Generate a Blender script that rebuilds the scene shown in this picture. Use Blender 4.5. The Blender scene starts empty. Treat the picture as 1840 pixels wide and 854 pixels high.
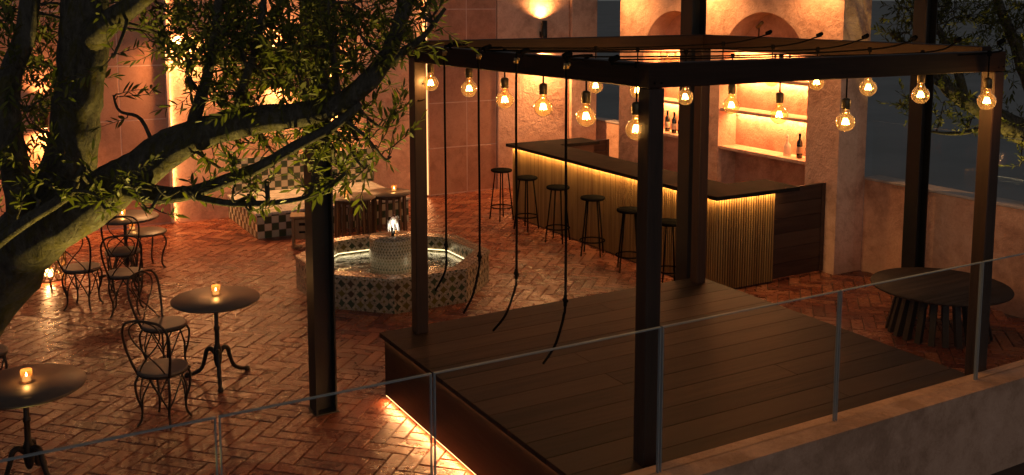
import bpy, math, random
from mathutils import Vector, Matrix, noise as mnoise
R = math.radians
S = bpy.context.scene
COL = S.collection
# ------------------------------------------------------------------ camera, sky, moonlight, exposure
F, CX, PITCH, H, YAW = 1790.0, 920.0, R(7.0), 3.4, R(29.63)
CY = F * math.tan(PITCH)
cd = bpy.data.cameras.new('camera')
cam = bpy.data.objects.new('camera', cd); COL.objects.link(cam)
cam.location = (0, 0, H)
cam.rotation_euler = (math.pi/2 - PITCH, 0, -YAW)
cd.sensor_width = 36.0
cd.lens = F / 1840 * 36.0
cd.shift_y = -(427 - CY) / 1840
cd.clip_end = 20000
S.camera = cam
W = bpy.data.worlds.new('World'); S.world = W; W.use_nodes = True
nt = W.node_tree; nt.nodes.clear()
sky = nt.nodes.new('ShaderNodeTexSky'); sky.sky_type = 'NISHITA'; sky.sun_disc = False
sky.sun_elevation = R(14); sky.sun_rotation = R(200); sky.air_density = 1.0; sky.dust_density = 0.6
bg = nt.nodes.new('ShaderNodeBackground'); bg.inputs[1].default_value = 0.027
wo = nt.nodes.new('ShaderNodeOutputWorld')
hsv = nt.nodes.new('ShaderNodeHueSaturation'); hsv.inputs['Saturation'].default_value = .24
nt.links.new(sky.outputs[0], hsv.inputs['Color']); nt.links.new(hsv.outputs[0], bg.inputs[0]); nt.links.new(bg.outputs[0], wo.inputs[0])
sl = bpy.data.lights.new('moon', 'SUN'); sl.energy = 0.015; sl.angle = R(5); sl.color = (.75, .85, 1)
so = bpy.data.objects.new('moon', sl); COL.objects.link(so)
so.rotation_euler = (R(76), 0, R(180 - 200)); so.location = (0, 0, 30)
S.view_settings.view_transform = 'Standard'; S.view_settings.look = 'None'
S.view_settings.exposure = 0.33; S.view_settings.gamma = 1.0
S.render.engine = 'CYCLES'
S.cycles.use_denoising = True
try: S.cycles.denoiser = 'OPENIMAGEDENOISE'
except Exception: pass
S.cycles.max_bounces = 8; S.cycles.transparent_max_bounces = 16
S.cycles.diffuse_bounces = 4; S.cycles.glossy_bounces = 4; S.cycles.transmission_bounces = 6
S.cycles.sample_clamp_indirect = 4.0; S.cycles.sample_clamp_direct = 0.0
S.cycles.caustics_reflective = False; S.cycles.caustics_refractive = False
S.cycles.use_light_tree = True

WARM = (1.0, .465, .165)          # strips and sconces
AMBER = (1.0, .57, .21)         # filament bulbs
GOLD = (1.0, .59, .22)          # counter strip
YEL = (1.0, .72, .15)           # garden uplight

# ------------------------------------------------------------------ placing helpers
fw = Vector((math.sin(YAW)*math.cos(PITCH), math.cos(YAW)*math.cos(PITCH), -math.sin(PITCH)))
rt = Vector((math.cos(YAW), -math.sin(YAW), 0)); up = rt.cross(fw)
CAM = Vector((0, 0, H))
def ray(x, y): return fw + rt*((x-CX)/F) - up*((y-CY)/F)
def at(x, y, d): return CAM + ray(x, y)*d
def onz(x, y, z=0.):
    r = ray(x, y); return CAM + r*((z-H)/r.z)
def onX(x, y, X):
    r = ray(x, y); return CAM + r*(X/r.x)

# ------------------------------------------------------------------ mesh builder
class MB:
    def __init__(s): s.v = []; s.f = []; s.m = []; s.sm = []
    def add(s, vs, fs, mi=0, smooth=False, M=None):
        o = len(s.v)
        s.v += [tuple(M @ Vector(p)) if M is not None else tuple(p) for p in vs]
        for f in fs:
            s.f.append([i+o for i in f]); s.m.append(mi); s.sm.append(smooth)
        return s
    def box(s, a, b, mi=0, M=None):
        x0, y0, z0 = a; x1, y1, z1 = b
        v = [(x0,y0,z0),(x1,y0,z0),(x1,y1,z0),(x0,y1,z0),(x0,y0,z1),(x1,y0,z1),(x1,y1,z1),(x0,y1,z1)]
        f = [(0,3,2,1),(4,5,6,7),(0,1,5,4),(1,2,6,5),(2,3,7,6),(3,0,4,7)]
        return s.add(v, f, mi, False, M)
    def cbox(s, a, b, c=.006, mi=0, M=None):      # chamfered box
        x0, y0, z0 = a; x1, y1, z1 = b
        c = min(c, (x1-x0)*.45, (y1-y0)*.45, (z1-z0)*.45)
        v = []; idx = {}
        for ix, X in enumerate((x0, x1)):
            for iy, Y in enumerate((y0, y1)):
                for iz, Z in enumerate((z0, z1)):
                    sx, sy, sz = (1, -1)[ix]*c, (1, -1)[iy]*c, (1, -1)[iz]*c
                    idx[ix,iy,iz,0] = len(v); v.append((X, Y+sy, Z+sz))
                    idx[ix,iy,iz,1] = len(v); v.append((X+sx, Y, Z+sz))
                    idx[ix,iy,iz,2] = len(v); v.append((X+sx, Y+sy, Z))
        f = []
        I = lambda *k: idx[k]
        f += [(I(0,0,0,0),I(0,0,1,0),I(0,1,1,0),I(0,1,0,0)), (I(1,0,0,0),I(1,1,0,0),I(1,1,1,0),I(1,0,1,0))]
        f += [(I(0,0,0,1),I(1,0,0,1),I(1,0,1,1),I(0,0,1,1)), (I(0,1,0,1),I(0,1,1,1),I(1,1,1,1),I(1,1,0,1))]
        f += [(I(0,0,0,2),I(0,1,0,2),I(1,1,0,2),I(1,0,0,2)), (I(0,0,1,2),I(1,0,1,2),I(1,1,1,2),I(0,1,1,2))]
        for a in (0,1):
            for b2 in (0,1):
                f.append((I(a,b2,0,0),I(a,b2,0,1),I(a,b2,1,1),I(a,b2,1,0)))
                f.append((I(a,0,b2,0),I(a,1,b2,0),I(a,1,b2,2),I(a,0,b2,2)))
                f.append((I(0,a,b2,1),I(1,a,b2,1),I(1,a,b2,2),I(0,a,b2,2)))
                for c2 in (0,1): f.append((I(a,b2,c2,0),I(a,b2,c2,1),I(a,b2,c2,2)))
        return s.add(v, f, mi, False, M)
    def prism(s, poly, z0, z1, mi=0, M=None):
        n = len(poly)
        v = [(x,y,z0) for x,y in poly] + [(x,y,z1) for x,y in poly]
        f = [tuple(range(n-1,-1,-1)), tuple(range(n,2*n))] + [(i,(i+1)%n,(i+1)%n+n,i+n) for i in range(n)]
        return s.add(v, f, mi, False, M)
    def lathe(s, prof, seg=24, c=(0,0,0), mi=0, M=None, smooth=True):
        v = []; f = []
        for r, z in prof:
            for k in range(seg):
                a = 2*math.pi*k/seg; v.append((c[0]+r*math.cos(a), c[1]+r*math.sin(a), c[2]+z))
        n = len(prof)
        for i in range(n-1):
            for k in range(seg):
                k2 = (k+1)%seg
                f.append((i*seg+k, i*seg+k2, (i+1)*seg+k2, (i+1)*seg+k))
        s.add(v, f, mi, smooth, M)
        if prof[0][0] > 1e-4: s.add(v[:seg], [tuple(range(seg-1,-1,-1))], mi, False, M)
        if prof[-1][0] > 1e-4: s.add(v[-seg:], [tuple(range(seg))], mi, False, M)
        return s
    def tube(s, pts, rad, seg=8, mi=0, M=None, cap=True, wob=0.0, smooth=True):
        pts = [Vector(p) for p in pts]; n = len(pts)
        rr = [rad]*n if not hasattr(rad, '__len__') else list(rad)
        v = []; f = []; nrm = None
        for i, p in enumerate(pts):
            t = (pts[min(i+1,n-1)] - pts[max(i-1,0)])
            if t.length < 1e-9: t = Vector((0,0,1))
            t.normalize()
            if nrm is None:
                nrm = t.orthogonal().normalized()
            else:
                nrm = (nrm - t*nrm.dot(t))
                nrm = nrm.normalized() if nrm.length > 1e-6 else t.orthogonal().normalized()
            b = t.cross(nrm)
            for k in range(seg):
                a = 2*math.pi*k/seg
                q = p + (nrm*math.cos(a) + b*math.sin(a))*rr[i]
                if wob:
                    q += (q-p)*wob*(mnoise.noise(q*6.0)+.5*mnoise.noise(q*17.0))
                v.append(q)
        for i in range(n-1):
            for k in range(seg):
                k2 = (k+1)%seg
                f.append((i*seg+k, i*seg+k2, (i+1)*seg+k2, (i+1)*seg+k))
        if cap:
            f.append(tuple(range(seg-1,-1,-1))); f.append(tuple(range((n-1)*seg, n*seg)))
        return s.add(v, f, mi, smooth, M)
    def build(s, name, mats, parent=None, loc=None):
        me = bpy.data.meshes.new(name)
        me.from_pydata(s.v, [], s.f)
        me.polygons.foreach_set('material_index', s.m)
        me.polygons.foreach_set('use_smooth', s.sm)
        uv = me.uv_layers.new(name='UVMap')
        d = uv.data
        for p in me.polygons:
            n = p.normal
            if abs(n.z) > .75: t1, t2 = Vector((1,0,0)), Vector((0,1,0))
            else:
                t1 = Vector((-n.y, n.x, 0)).normalized(); t2 = Vector((0,0,1))
            for li in p.loop_indices:
                co = me.vertices[me.loops[li].vertex_index].co
                d[li].uv = (co.dot(t1), co.dot(t2))
        if not isinstance(mats, (list, tuple)): mats = [mats]
        for m in mats: me.materials.append(m)
        me.update()
        o = bpy.data.objects.new(name, me); COL.objects.link(o)
        if parent is not None: o.parent = parent
        if loc is not None: o.location = loc
        return o
def spline(pts, n=6):
    pts = [Vector(p) for p in pts]; out = []
    for i in range(len(pts)-1):
        p0, p1, p2, p3 = pts[max(i-1,0)], pts[i], pts[i+1], pts[min(i+2,len(pts)-1)]
        for k in range(n):
            t = k/n
            out.append(.5*((2*p1)+(p2-p0)*t+(2*p0-5*p1+4*p2-p3)*t*t+(3*p1-p0-3*p2+p3)*t**3))
    out.append(pts[-1]); return out
def lerpl(a, n):    # resample a list of radii like spline does
    out = []
    for i in range(len(a)-1):
        for k in range(n): out.append(a[i]+(a[i+1]-a[i])*k/n)
    out.append(a[-1]); return out
def tag(o, label=None, cat=None, group=None, kind=None):
    if label: o['label'] = label
    if cat: o['category'] = cat
    if group: o['group'] = group
    if kind: o['kind'] = kind
    return o
def thing(name, label, cat, loc=(0,0,0), rz=0, group=None):
    o = bpy.data.objects.new(name, None); COL.objects.link(o)
    o.empty_display_size = .1
    o.location = loc; o.rotation_euler = (0,0,rz)
    return tag(o, label, cat, group)
def copy_tree(o, parent=None):
    c = o.copy(); COL.objects.link(c)
    if parent is not None: c.parent = parent
    for ch in list(o.children): copy_tree(ch, c)
    return c
def point(name, parent, loc, e, col, r=.02):
    l = bpy.data.lights.new(name, 'POINT'); l.energy = e; l.color = col; l.shadow_soft_size = r
    o = bpy.data.objects.new(name, l); COL.objects.link(o); o.location = loc
    if parent is not None: o.parent = parent
    return o
def spot(name, parent, loc, to, e, col, ang=60, blend=.6, r=.03):
    l = bpy.data.lights.new(name, 'SPOT'); l.energy = e; l.color = col; l.spot_size = R(ang); l.spot_blend = blend; l.shadow_soft_size = r
    o = bpy.data.objects.new(name, l); COL.objects.link(o); o.location = loc
    o.rotation_euler = (Vector(to)-Vector(loc)).to_track_quat('-Z', 'Y').to_euler()
    if parent is not None: o.parent = parent
    return o
def strip_light(name, parent, p0, p1, facing, e, col, w=.012):
    p0, p1, facing = Vector(p0), Vector(p1), Vector(facing).normalized()
    l = bpy.data.lights.new(name, 'AREA'); l.shape = 'RECTANGLE'; l.size = (p1-p0).length; l.size_y = w
    l.energy = e; l.color = col
    o = bpy.data.objects.new(name, l); COL.objects.link(o)
    x = (p1-p0).normalized(); z = -facing; z = (z - x*z.dot(x)).normalized(); y = z.cross(x)
    m = Matrix((x, y, z)).transposed().to_4x4(); m.translation = (p0+p1)/2
    o.matrix_world = m
    if parent is not None: o.parent = parent
    return o

# ------------------------------------------------------------------ materials
def newmat(name):
    m = bpy.data.materials.new(name); m.use_nodes = True
    n = m.node_tree; n.nodes.clear()
    out = n.nodes.new('ShaderNodeOutputMaterial')
    return m, n, out
class NT:
    def __init__(s, n): s.n = n
    def __call__(s, typ, ins=None, **kw):
        nd = s.n.nodes.new(typ)
        for k, v in kw.items(): setattr(nd, k, v)
        for k, v in (ins or {}).items():
            if hasattr(v, 'is_output'): s.n.links.new(v, nd.inputs[k])
            else: nd.inputs[k].default_value = v
        return nd
    def math(s, op, a, b=0.0, c=None):
        d = {0: a, 1: b}
        if c is not None: d[2] = c
        return s('ShaderNodeMath', d, operation=op).outputs[0]
    def ramp(s, fac, stops):
        nd = s('ShaderNodeValToRGB', {0: fac}); cr = nd.color_ramp
        while len(cr.elements) < len(stops): cr.elements.new(.5)
        for e, (p, c) in zip(cr.elements, stops):
            e.position = p; e.color = (*c, 1) if len(c) == 3 else c
        return nd.outputs[0]
    def mix(s, fac, a, b, blend='MIX'):
        nd = s('ShaderNodeMix', {0: fac}, data_type='RGBA', blend_type=blend)
        for i, v in ((6, a), (7, b)):
            if hasattr(v, 'is_output'): s.n.links.new(v, nd.inputs[i])
            else: nd.inputs[i].default_value = (*v, 1) if len(v) == 3 else v
        return nd.outputs[2]
    def noise(s, vec, scale, det=4, rough=.55, dist=0.):
        return s('ShaderNodeTexNoise', {'Vector': vec, 'Scale': scale, 'Detail': det, 'Roughness': rough, 'Distortion': dist}).outputs[0]
    def obj(s): return s('ShaderNodeTexCoord').outputs['Object']
    def geo(s): return s('ShaderNodeNewGeometry')
    def mapp(s, vec, scale=(1,1,1), rot=(0,0,0), loc=(0,0,0)):
        return s('ShaderNodeMapping', {'Vector': vec, 'Scale': scale, 'Rotation': rot, 'Location': loc}).outputs[0]
    def bump(s, h, st=.3, dist=.01):
        return s('ShaderNodeBump', {'Height': h, 'Strength': st, 'Distance': dist}).outputs[0]
    def bsdf(s, out, col, rough=.5, metal=0., normal=None, spec=.5, **kw):
        ins = {'Base Color': (*col, 1) if isinstance(col, tuple) and len(col) == 3 else col, 'Roughness': rough, 'Metallic': metal, 'Specular IOR Level': spec}
        if normal is not None: ins['Normal'] = normal
        ins.update(kw)
        b = s('ShaderNodeBsdfPrincipled', ins)
        s.n.links.new(b.outputs[0], out.inputs[0]); return b
def m_plaster(name, c1, c2, bump=.35, rough=.85):
    m, n, out = newmat(name); t = NT(n)
    p = t.geo().outputs['Position']
    a = t.noise(p, 1.3, 6, .62, .6); b = t.noise(p, 7, 5, .6, .4); c = t.noise(p, 34, 5, .6)
    f = t.math('ADD', t.math('MULTIPLY', a, .55), t.math('ADD', t.math('MULTIPLY', b, .33), t.math('MULTIPLY', c, .12)))
    col = t.ramp(f, [(.38, tuple(x*.78 for x in c1)), (.5, tuple((x+y)/2 for x, y in zip(c1, c2))), (.61, c2)])
    # darker veins of the lime wash
    v = t.noise(t.mapp(p, (1, 1, 1)), 5, 6, .7, 2.2)
    vein = t.ramp(t.math('ABSOLUTE', t.math('SUBTRACT', v, .5)), [(0, (.72,.66,.62)), (.018, (1,1,1)), (1, (1,1,1))])
    col = t.mix(.6, col, vein, 'MULTIPLY')
    hs = t.math('ADD', t.math('MULTIPLY', t.noise(p, 9, 8, .68, 1.2), 1.0), t.math('MULTIPLY', c, .4))
    hs = t.math('ADD', hs, t.math('MULTIPLY', t.noise(p, 3.2, 6, .6, 1.6), .9))
    t.bsdf(out, col, rough, 0, t.bump(hs, bump, .055), .25)
    return m
def m_wood(name, c1, c2, axis=0, rough=.5, island=.5, grain=1.0, spec=.4, bump=.15):
    m, n, out = newmat(name); t = NT(n)
    sc = [18., 18., 18.]; sc[axis] = 1.1
    g = t.geo()
    rnd = g.outputs['Random Per Island']
    off = t('ShaderNodeCombineXYZ', {0: t.math('MULTIPLY', rnd, 37.), 1: t.math('MULTIPLY', rnd, 19.), 2: t.math('MULTIPLY', rnd, 53.)}).outputs[0]
    v = t('ShaderNodeVectorMath', {0: t.mapp(t.obj(), tuple(sc)), 1: off}, operation='ADD').outputs[0]
    a = t.noise(v, 1.0*grain, 6, .65, .8); b = t.noise(v, 4.5*grain, 4, .6, .3)
    f = t.math('ADD', t.math('MULTIPLY', a, .7), t.math('MULTIPLY', b, .3))
    f = t.math('ADD', f, t.math('MULTIPLY', t.math('SUBTRACT', rnd, .5), island))
    col = t.ramp(f, [(.36, c1), (.64, c2)])
    rg = t.math('ADD', rough-.1, t.math('MULTIPLY', b, .25))
    t.bsdf(out, col, rg, 0, t.bump(f, bump, .006), spec)
    return m
def m_simple(name, c, rough=.5, metal=0., var=.15, bump=.0, spec=.5, scale=12):
    m, n, out = newmat(name); t = NT(n)
    p = t.obj(); a = t.noise(p, scale, 5, .6, .3)
    col = t.ramp(a, [(.3, tuple(max(0, x*(1-var)) for x in c)), (.7, tuple(x*(1+var) for x in c))])
    rg = t.math('ADD', rough-.08, t.math('MULTIPLY', a, .16))
    t.bsdf(out, col, rg, metal, t.bump(a, bump, .004) if bump else None, spec)
    return m
def m_emit(name, c, s):
    m, n, out = newmat(name); t = NT(n)
    e = t('ShaderNodeEmission', {0: (*c, 1), 1: s}); n.links.new(e.outputs[0], out.inputs[0]); return m
def m_glass(name, tint=(.93, .95, .94), refl=1.0, ior=1.45, rough=.02, body=None, bodyf=0., glow=False):
    m, n, out = newmat(name); t = NT(n)
    tr = t('ShaderNodeBsdfTransparent', {0: (*tint, 1)})
    gl = t('ShaderNodeBsdfGlossy', {0: (1,1,1,1), 'Roughness': rough})
    g0 = t.geo(); dt = t('ShaderNodeVectorMath', {0: g0.outputs['Incoming'], 1: g0.outputs['Normal']}, operation='DOT_PRODUCT').outputs['Value']
    r0 = ((ior-1)/(ior+1))**2
    sch = t.math('ADD', r0, t.math('MULTIPLY', 1-r0, t.math('POWER', t.math('SUBTRACT', 1., t.math('ABSOLUTE', dt)), 5.)))
    fac = t.math('MINIMUM', t.math('MULTIPLY', sch, refl), 1.)
    mx = t('ShaderNodeMixShader', {0: fac, 1: tr.outputs[0], 2: gl.outputs[0]})
    res = mx.outputs[0]
    if body:
        df = t('ShaderNodeBsdfTranslucent' if glow else 'ShaderNodeBsdfDiffuse', {0: (*body, 1)})
        res = t('ShaderNodeMixShader', {0: bodyf, 1: res, 2: df.outputs[0]}).outputs[0]
    n.links.new(res, out.inputs[0]); return m

def m_brick():
    m, n, out = newmat('herringbone_brick'); t = NT(n)
    g = t.geo(); p = g.outputs['Position']; rnd = g.outputs['Random Per Island']
    base = t.ramp(rnd, [(0, (.095,.022,.011)), (.3, (.185,.051,.023)), (.55, (.23,.069,.032)), (.8, (.285,.102,.051)), (1, (.155,.037,.020))])
    off = t('ShaderNodeCombineXYZ', {0: t.math('MULTIPLY', rnd, 91.), 1: t.math('MULTIPLY', rnd, 33.), 2: 0.}).outputs[0]
    v = t('ShaderNodeVectorMath', {0: p, 1: off}, operation='ADD').outputs[0]
    a = t.noise(v, 9, 7, .66, .8); b = t.noise(v, 42, 6, .65, .5); w = t.noise(p, .9, 4, .6, .8)
    col = t.mix(.85, base, t.ramp(a, [(.28, (.42,.38,.35)), (.5, (1,1,1)), (.72, (1.35,1.25,1.12))]), 'MULTIPLY')
    col = t.mix(.5, col, t.ramp(b, [(.35, (.55,.5,.48)), (.6, (1.1,1.08,1.05))]), 'MULTIPLY')
    rough = t.math('ADD', .07, t.math('ADD', t.math('MULTIPLY', a, .26), t.math('MULTIPLY', w, .16)))
    h = t.math('ADD', a, t.math('MULTIPLY', b, .35))
    t.bsdf(out, col, rough, 0, t.bump(h, .6, .02), .5)
    return m
def uvnode(t): return t('ShaderNodeUVMap', uv_map='UVMap').outputs[0]
def m_checker(size=.105, light=(.40,.35,.255), dark=(.030,.048,.026)):
    m, n, out = newmat('checker_tile'); t = NT(n)
    sep = t('ShaderNodeSeparateXYZ', {0: t.mapp(uvnode(t), (1/size, 1/size, 1))})
    fx, fy = t.math('FLOOR', sep.outputs[0]), t.math('FLOOR', sep.outputs[1])
    par = t.math('MODULO', t.math('ABSOLUTE', t.math('ADD', fx, fy)), 2.)
    cell = t('ShaderNodeCombineXYZ', {0: fx, 1: fy, 2: 0.}).outputs[0]
    wn = t('ShaderNodeTexWhiteNoise', {0: cell}).outputs[0]
    ux, uy = t.math('FRACT', sep.outputs[0]), t.math('FRACT', sep.outputs[1])
    ex = t.math('SUBTRACT', .5, t.math('ABSOLUTE', t.math('SUBTRACT', ux, .5)))
    ey = t.math('SUBTRACT', .5, t.math('ABSOLUTE', t.math('SUBTRACT', uy, .5)))
    edge = t.math('MINIMUM', ex, ey)
    joint = t.math('LESS_THAN', edge, .035)
    nz = t.noise(t.geo().outputs['Position'], 30, 5, .6, .5)
    vl = t.math('ADD', .6, t.math('ADD', t.math('MULTIPLY', wn, .5), t.math('MULTIPLY', nz, .3)))
    col = t.mix(par, light, dark)
    col = t.mix(1., col, t('ShaderNodeCombineColor', {0: vl, 1: vl, 2: vl}).outputs[0], 'MULTIPLY')
    col = t.mix(joint, col, (.16,.13,.10))
    hgt = t.math('ADD', t.math('MULTIPLY', t.math('SMOOTH_MIN', edge, .08, .05), 3.), t.math('MULTIPLY', nz, .25))
    t.bsdf(out, col, .25, 0, t.bump(hgt, .4, .01), .5)
    return m
def m_zellige(size=.112, name='zellige_mosaic'):
    m, n, out = newmat(name); t = NT(n)
    pos = t.geo().outputs['Position']
    wob = t.noise(pos, 14, 2, .5)
    uv = t('ShaderNodeVectorMath', {0: t.mapp(uvnode(t), (1/size, 1/size, 1)), 1: t('ShaderNodeCombineXYZ', {0: t.math('MULTIPLY', wob, .3), 1: t.math('MULTIPLY', wob, -.3), 2: 0.}).outputs[0]}, operation='ADD').outputs[0]
    def lattice(vec, ox, oy, lim, pw):
        sep = t('ShaderNodeSeparateXYZ', {0: t.mapp(vec, loc=(ox, oy, 0))})
        cell = t('ShaderNodeCombineXYZ', {0: t.math('FLOOR', sep.outputs[0]), 1: t.math('FLOOR', sep.outputs[1]), 2: ox*7.}).outputs[0]
        ax = t.math('ABSOLUTE', t.math('SUBTRACT', t.math('FRACT', sep.outputs[0]), .5))
        ay = t.math('ABSOLUTE', t.math('SUBTRACT', t.math('FRACT', sep.outputs[1]), .5))
        d = t.math('ADD', t.math('POWER', ax, pw), t.math('POWER', ay, pw))
        return t.math('LESS_THAN', d, lim), t('ShaderNodeTexWhiteNoise', {0: cell}).outputs[0]
    s1, w1 = lattice(uv, 0, 0, .52, .8)          # concave diamonds
    s2, w2 = lattice(uv, .5, .5, .28, .8)        # smaller ones between
    # petals: overlap of circles round the lattice corners
    c1 = t.ramp(w1, [(0, (.025,.032,.018)), (.45, (.04,.055,.03)), (.62, (.12,.085,.018)), (.85, (.05,.028,.018)), (1, (.09,.10,.035))])
    c2 = t.ramp(w2, [(0, (.03,.045,.025)), (.5, (.15,.10,.025)), (1, (.025,.025,.02))])
    nz = t.noise(pos, 22, 5, .65, .6)
    cream = t.ramp(nz, [(.3, (.20,.15,.105)), (.7, (.36,.29,.21))])
    vor = t('ShaderNodeTexVoronoi', {'Vector': uv, 'Scale': 2.8}, feature='DISTANCE_TO_EDGE').outputs[0]
    crack = t.math('LESS_THAN', vor, .035)
    cream = t.mix(crack, cream, (.13,.10,.07))
    col = t.mix(s2, t.mix(s1, cream, c1), c2)
    h = t.math('ADD', t.math('MULTIPLY', t.math('ADD', s1, s2), .25), t.math('MULTIPLY', nz, .8))
    t.bsdf(out, col, .22, 0, t.bump(h, .5, .008), .55)
    return m
def m_bark():
    m, n, out = newmat('olive_bark'); t = NT(n)
    p = t.geo().outputs['Position']
    a = t.noise(t.mapp(p, (9, 9, 3.2)), 1.2, 8, .7, .9); b = t.noise(p, 30, 6, .65)
    vo = t('ShaderNodeTexVoronoi', {'Vector': t.mapp(p, (16, 16, 6)), 'Scale': 1.3}).outputs[0]
    f = t.math('ADD', t.math('MULTIPLY', a, .7), t.math('MULTIPLY', b, .3))
    col = t.ramp(f, [(.3, (.026,.022,.018)), (.5, (.080,.069,.056)), (.7, (.15,.13,.105))])
    ms = t.noise(t.mapp(p, (5, 5, 2.4)), 1.6, 7, .75, 1.4)
    col = t.mix(t.ramp(ms, [(.5, (0,0,0)), (.62, (1,1,1))]), col, (.075,.062,.020))
    h = t.math('ADD', t.math('MULTIPLY', f, 1.3), t.math('ADD', t.math('MULTIPLY', vo, .5), t.math('MULTIPLY', ms, .8)))
    t.bsdf(out, col, .9, 0, t.bump(h, 1.0, .06), .1)
    return m
def m_leaf(name, c1, c2):
    m, n, out = newmat(name); t = NT(n)
    rnd = t.geo().outputs['Random Per Island']
    col = t.ramp(rnd, [(0, c1), (1, c2)])
    d = t('ShaderNodeBsdfPrincipled', {'Base Color': col, 'Roughness': .6, 'Specular IOR Level': .12})
    tr = t('ShaderNodeBsdfTranslucent', {0: t.mix(1., col, (1.5,1.7,.7), 'MULTIPLY')})
    mx = t('ShaderNodeMixShader', {0: .28, 1: d.outputs[0], 2: tr.outputs[0]})
    n.links.new(mx.outputs[0], out.inputs[0]); return m
def m_marble():
    m, n, out = newmat('marble'); t = NT(n)
    p = t.geo().outputs['Position']
    v = t.noise(p, 2.2, 7, .7, 2.5)
    col = t.ramp(t.math('ABSOLUTE', t.math('SUBTRACT', v, .5)), [(0, (.28,.25,.22)), (.05, (.45,.41,.36)), (.3, (.52,.48,.43))])
    t.bsdf(out, col, .25, 0, None, .5); return m
def m_water():
    m, n, out = newmat('fountain_water'); t = NT(n)
    p = t.geo().outputs['Position']
    h = t.noise(p, 9, 4, .6, .6)
    nrm = t.bump(h, .35, .03)
    tr = t('ShaderNodeBsdfTransparent', {0: (.62,.72,.58,1)})
    gl = t('ShaderNodeBsdfGlossy', {0: (1,1,1,1), 'Roughness': .04, 'Normal': nrm})
    df = t('ShaderNodeBsdfDiffuse', {0: (.20,.22,.15,1)})
    b = t('ShaderNodeMixShader', {0: .3, 1: tr.outputs[0], 2: df.outputs[0]})
    fr = t('ShaderNodeFresnel', {0: 1.33, 'Normal': nrm})
    mx = t('ShaderNodeMixShader', {0: fr.outputs[0], 1: b.outputs[0], 2: gl.outputs[0]})
    n.links.new(mx.outputs[0], out.inputs[0]); return m

PL = m_plaster('terracotta_plaster', (.57,.285,.180), (.74,.43,.285), .4)
PL2 = m_plaster('pale_terracotta_plaster', (.59,.32,.205), (.77,.475,.325), .4)
PARAPET = m_plaster('parapet_plaster', (.36,.20,.13), (.47,.285,.20), .3)
COPING = m_plaster('pale_coping', (.42,.36,.33), (.52,.45,.41), .2)
PANEL = m_plaster('smooth_clay_panel', (.40,.185,.11), (.48,.24,.15), .06, .42)
GROUT = m_simple('pale_grout', (.58,.38,.29), .7)
BRICK = m_brick()
MORTAR = m_simple('dark_mortar', (.06,.030,.019), .8, 0, .3, .3)
DECK = m_wood('dark_deck_boards', (.010,.0060,.0046), (.034,.0200,.0150), 0, .55, .3, 1.0, .10)
FASCIA = m_wood('deck_fascia', (.006,.003,.002), (.021,.0105,.0065), 1, .5, .25, .8, .35)
BEAMX = m_wood('stained_beam_long', (.012,.0052,.0031), (.031,.014,.0083), 0, .6, .2, .9, .14)
BEAMY = m_wood('stained_beam_cross', (.008,.0036,.0022), (.024,.0112,.0068), 1, .5, .2, .9, .35)
POSTZ = m_wood('stained_post', (.013,.0056,.0035), (.038,.0165,.010), 2, .5, .2, .9, .35)
TABLEW = m_wood('smoked_table_wood', (.010,.007,.006), (.052,.037,.031), 0, .6, .2, .55, .08)
SLATW = m_wood('smoked_slat_wood', (.012,.008,.006), (.03,.019,.014), 2, .5, .3, .9, .35)
CRATEW = m_wood('timber_stool_wood', (.16,.085,.035), (.28,.16,.075), 2, .55, .1, .8)
GATEW = m_wood('dark_gate_boards', (.028,.012,.008), (.062,.030,.018), 0, .5, .25, .8, .35)
FLUTE = m_wood('fluted_oak', (.18,.088,.024), (.29,.158,.048), 2, .5, .3, .8, .4)
COUNTER = m_simple('dark_stone_counter', (.016,.013,.011), .8, 0, .35, .05, .02, 5)
STEEL = m_simple('dark_bronze_steel', (.018,.015,.012), .5, .4, .25, .05, .5, 6)
IRON = m_simple('wrought_iron', (.022,.015,.012), .5, .5, .3, .15, .5, 40)
SEAT = m_wood('chair_seat_wood', (.075,.055,.042), (.125,.092,.07), 0, .5, .15, .6, .4)
TOP = m_simple('cafe_table_top', (.062,.044,.033), .45, 0, .18, .04, .35, 14)
BLACK = m_simple('black_rubber', (.008,.007,.006), .9, 0, .2, 0, .0)
BRASS = m_simple('aged_brass', (.28,.18,.07), .35, .9, .3)
SOCKET = m_simple('brass_socket', (.075,.048,.018), .42, .5, .3, .1, .5, 60)
ZEL = m_zellige(); ZELS = m_zellige(.07, 'small_zellige_mosaic'); CHECK = m_checker(); MARBLE = m_marble(); WATER = m_water()
BARK = m_bark()
LEAF = m_leaf('olive_leaf', (.034,.040,.012), (.105,.102,.024))
LEAF2 = m_leaf('far_olive_leaf', (.034,.038,.012), (.09,.085,.022))
GLASS = m_glass('balustrade_glass', (.975,.98,.975), .35, 1.40)
EDGE = m_glass('polished_glass_edge', (.55,.60,.62), .3, 1.5, .25, (.34,.37,.40), .45)
BULBG = m_glass('amber_bulb_glass', (1.0,.86,.58), 2.6, 1.38, .02, (.9,.62,.30), .012, True)
CANDG = m_glass('candle_glass', (1.0,.9,.75), 1.5, 1.4, .03, (.6,.35,.15), .05)
BOTG = m_simple('dark_bottle_glass', (.008,.010,.006), .08, 0, .1, 0, .8)
DECG = m_glass('clear_decanter_glass', (.95,.9,.82), 2.0, 1.45, .03, (.75,.66,.55), .5)
LABEL = m_simple('paper_label', (.55,.42,.30), .8)
WAX = m_emit('glowing_wax', (1.0,.50,.16), 1.0)
FLAME = m_emit('candle_flame', (1.0,.55,.18), 60)
FILA = m_emit('filament', (1.0,.55,.17), 95)
EM_W = m_emit('warm_led_strip', WARM, 9)
EM_PANEL = m_emit('panel_edge_led', WARM, 1.8)
EM_G = m_emit('gold_led_strip', GOLD, 26)
EM_S = m_emit('sconce_lens', WARM, 14)
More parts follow.
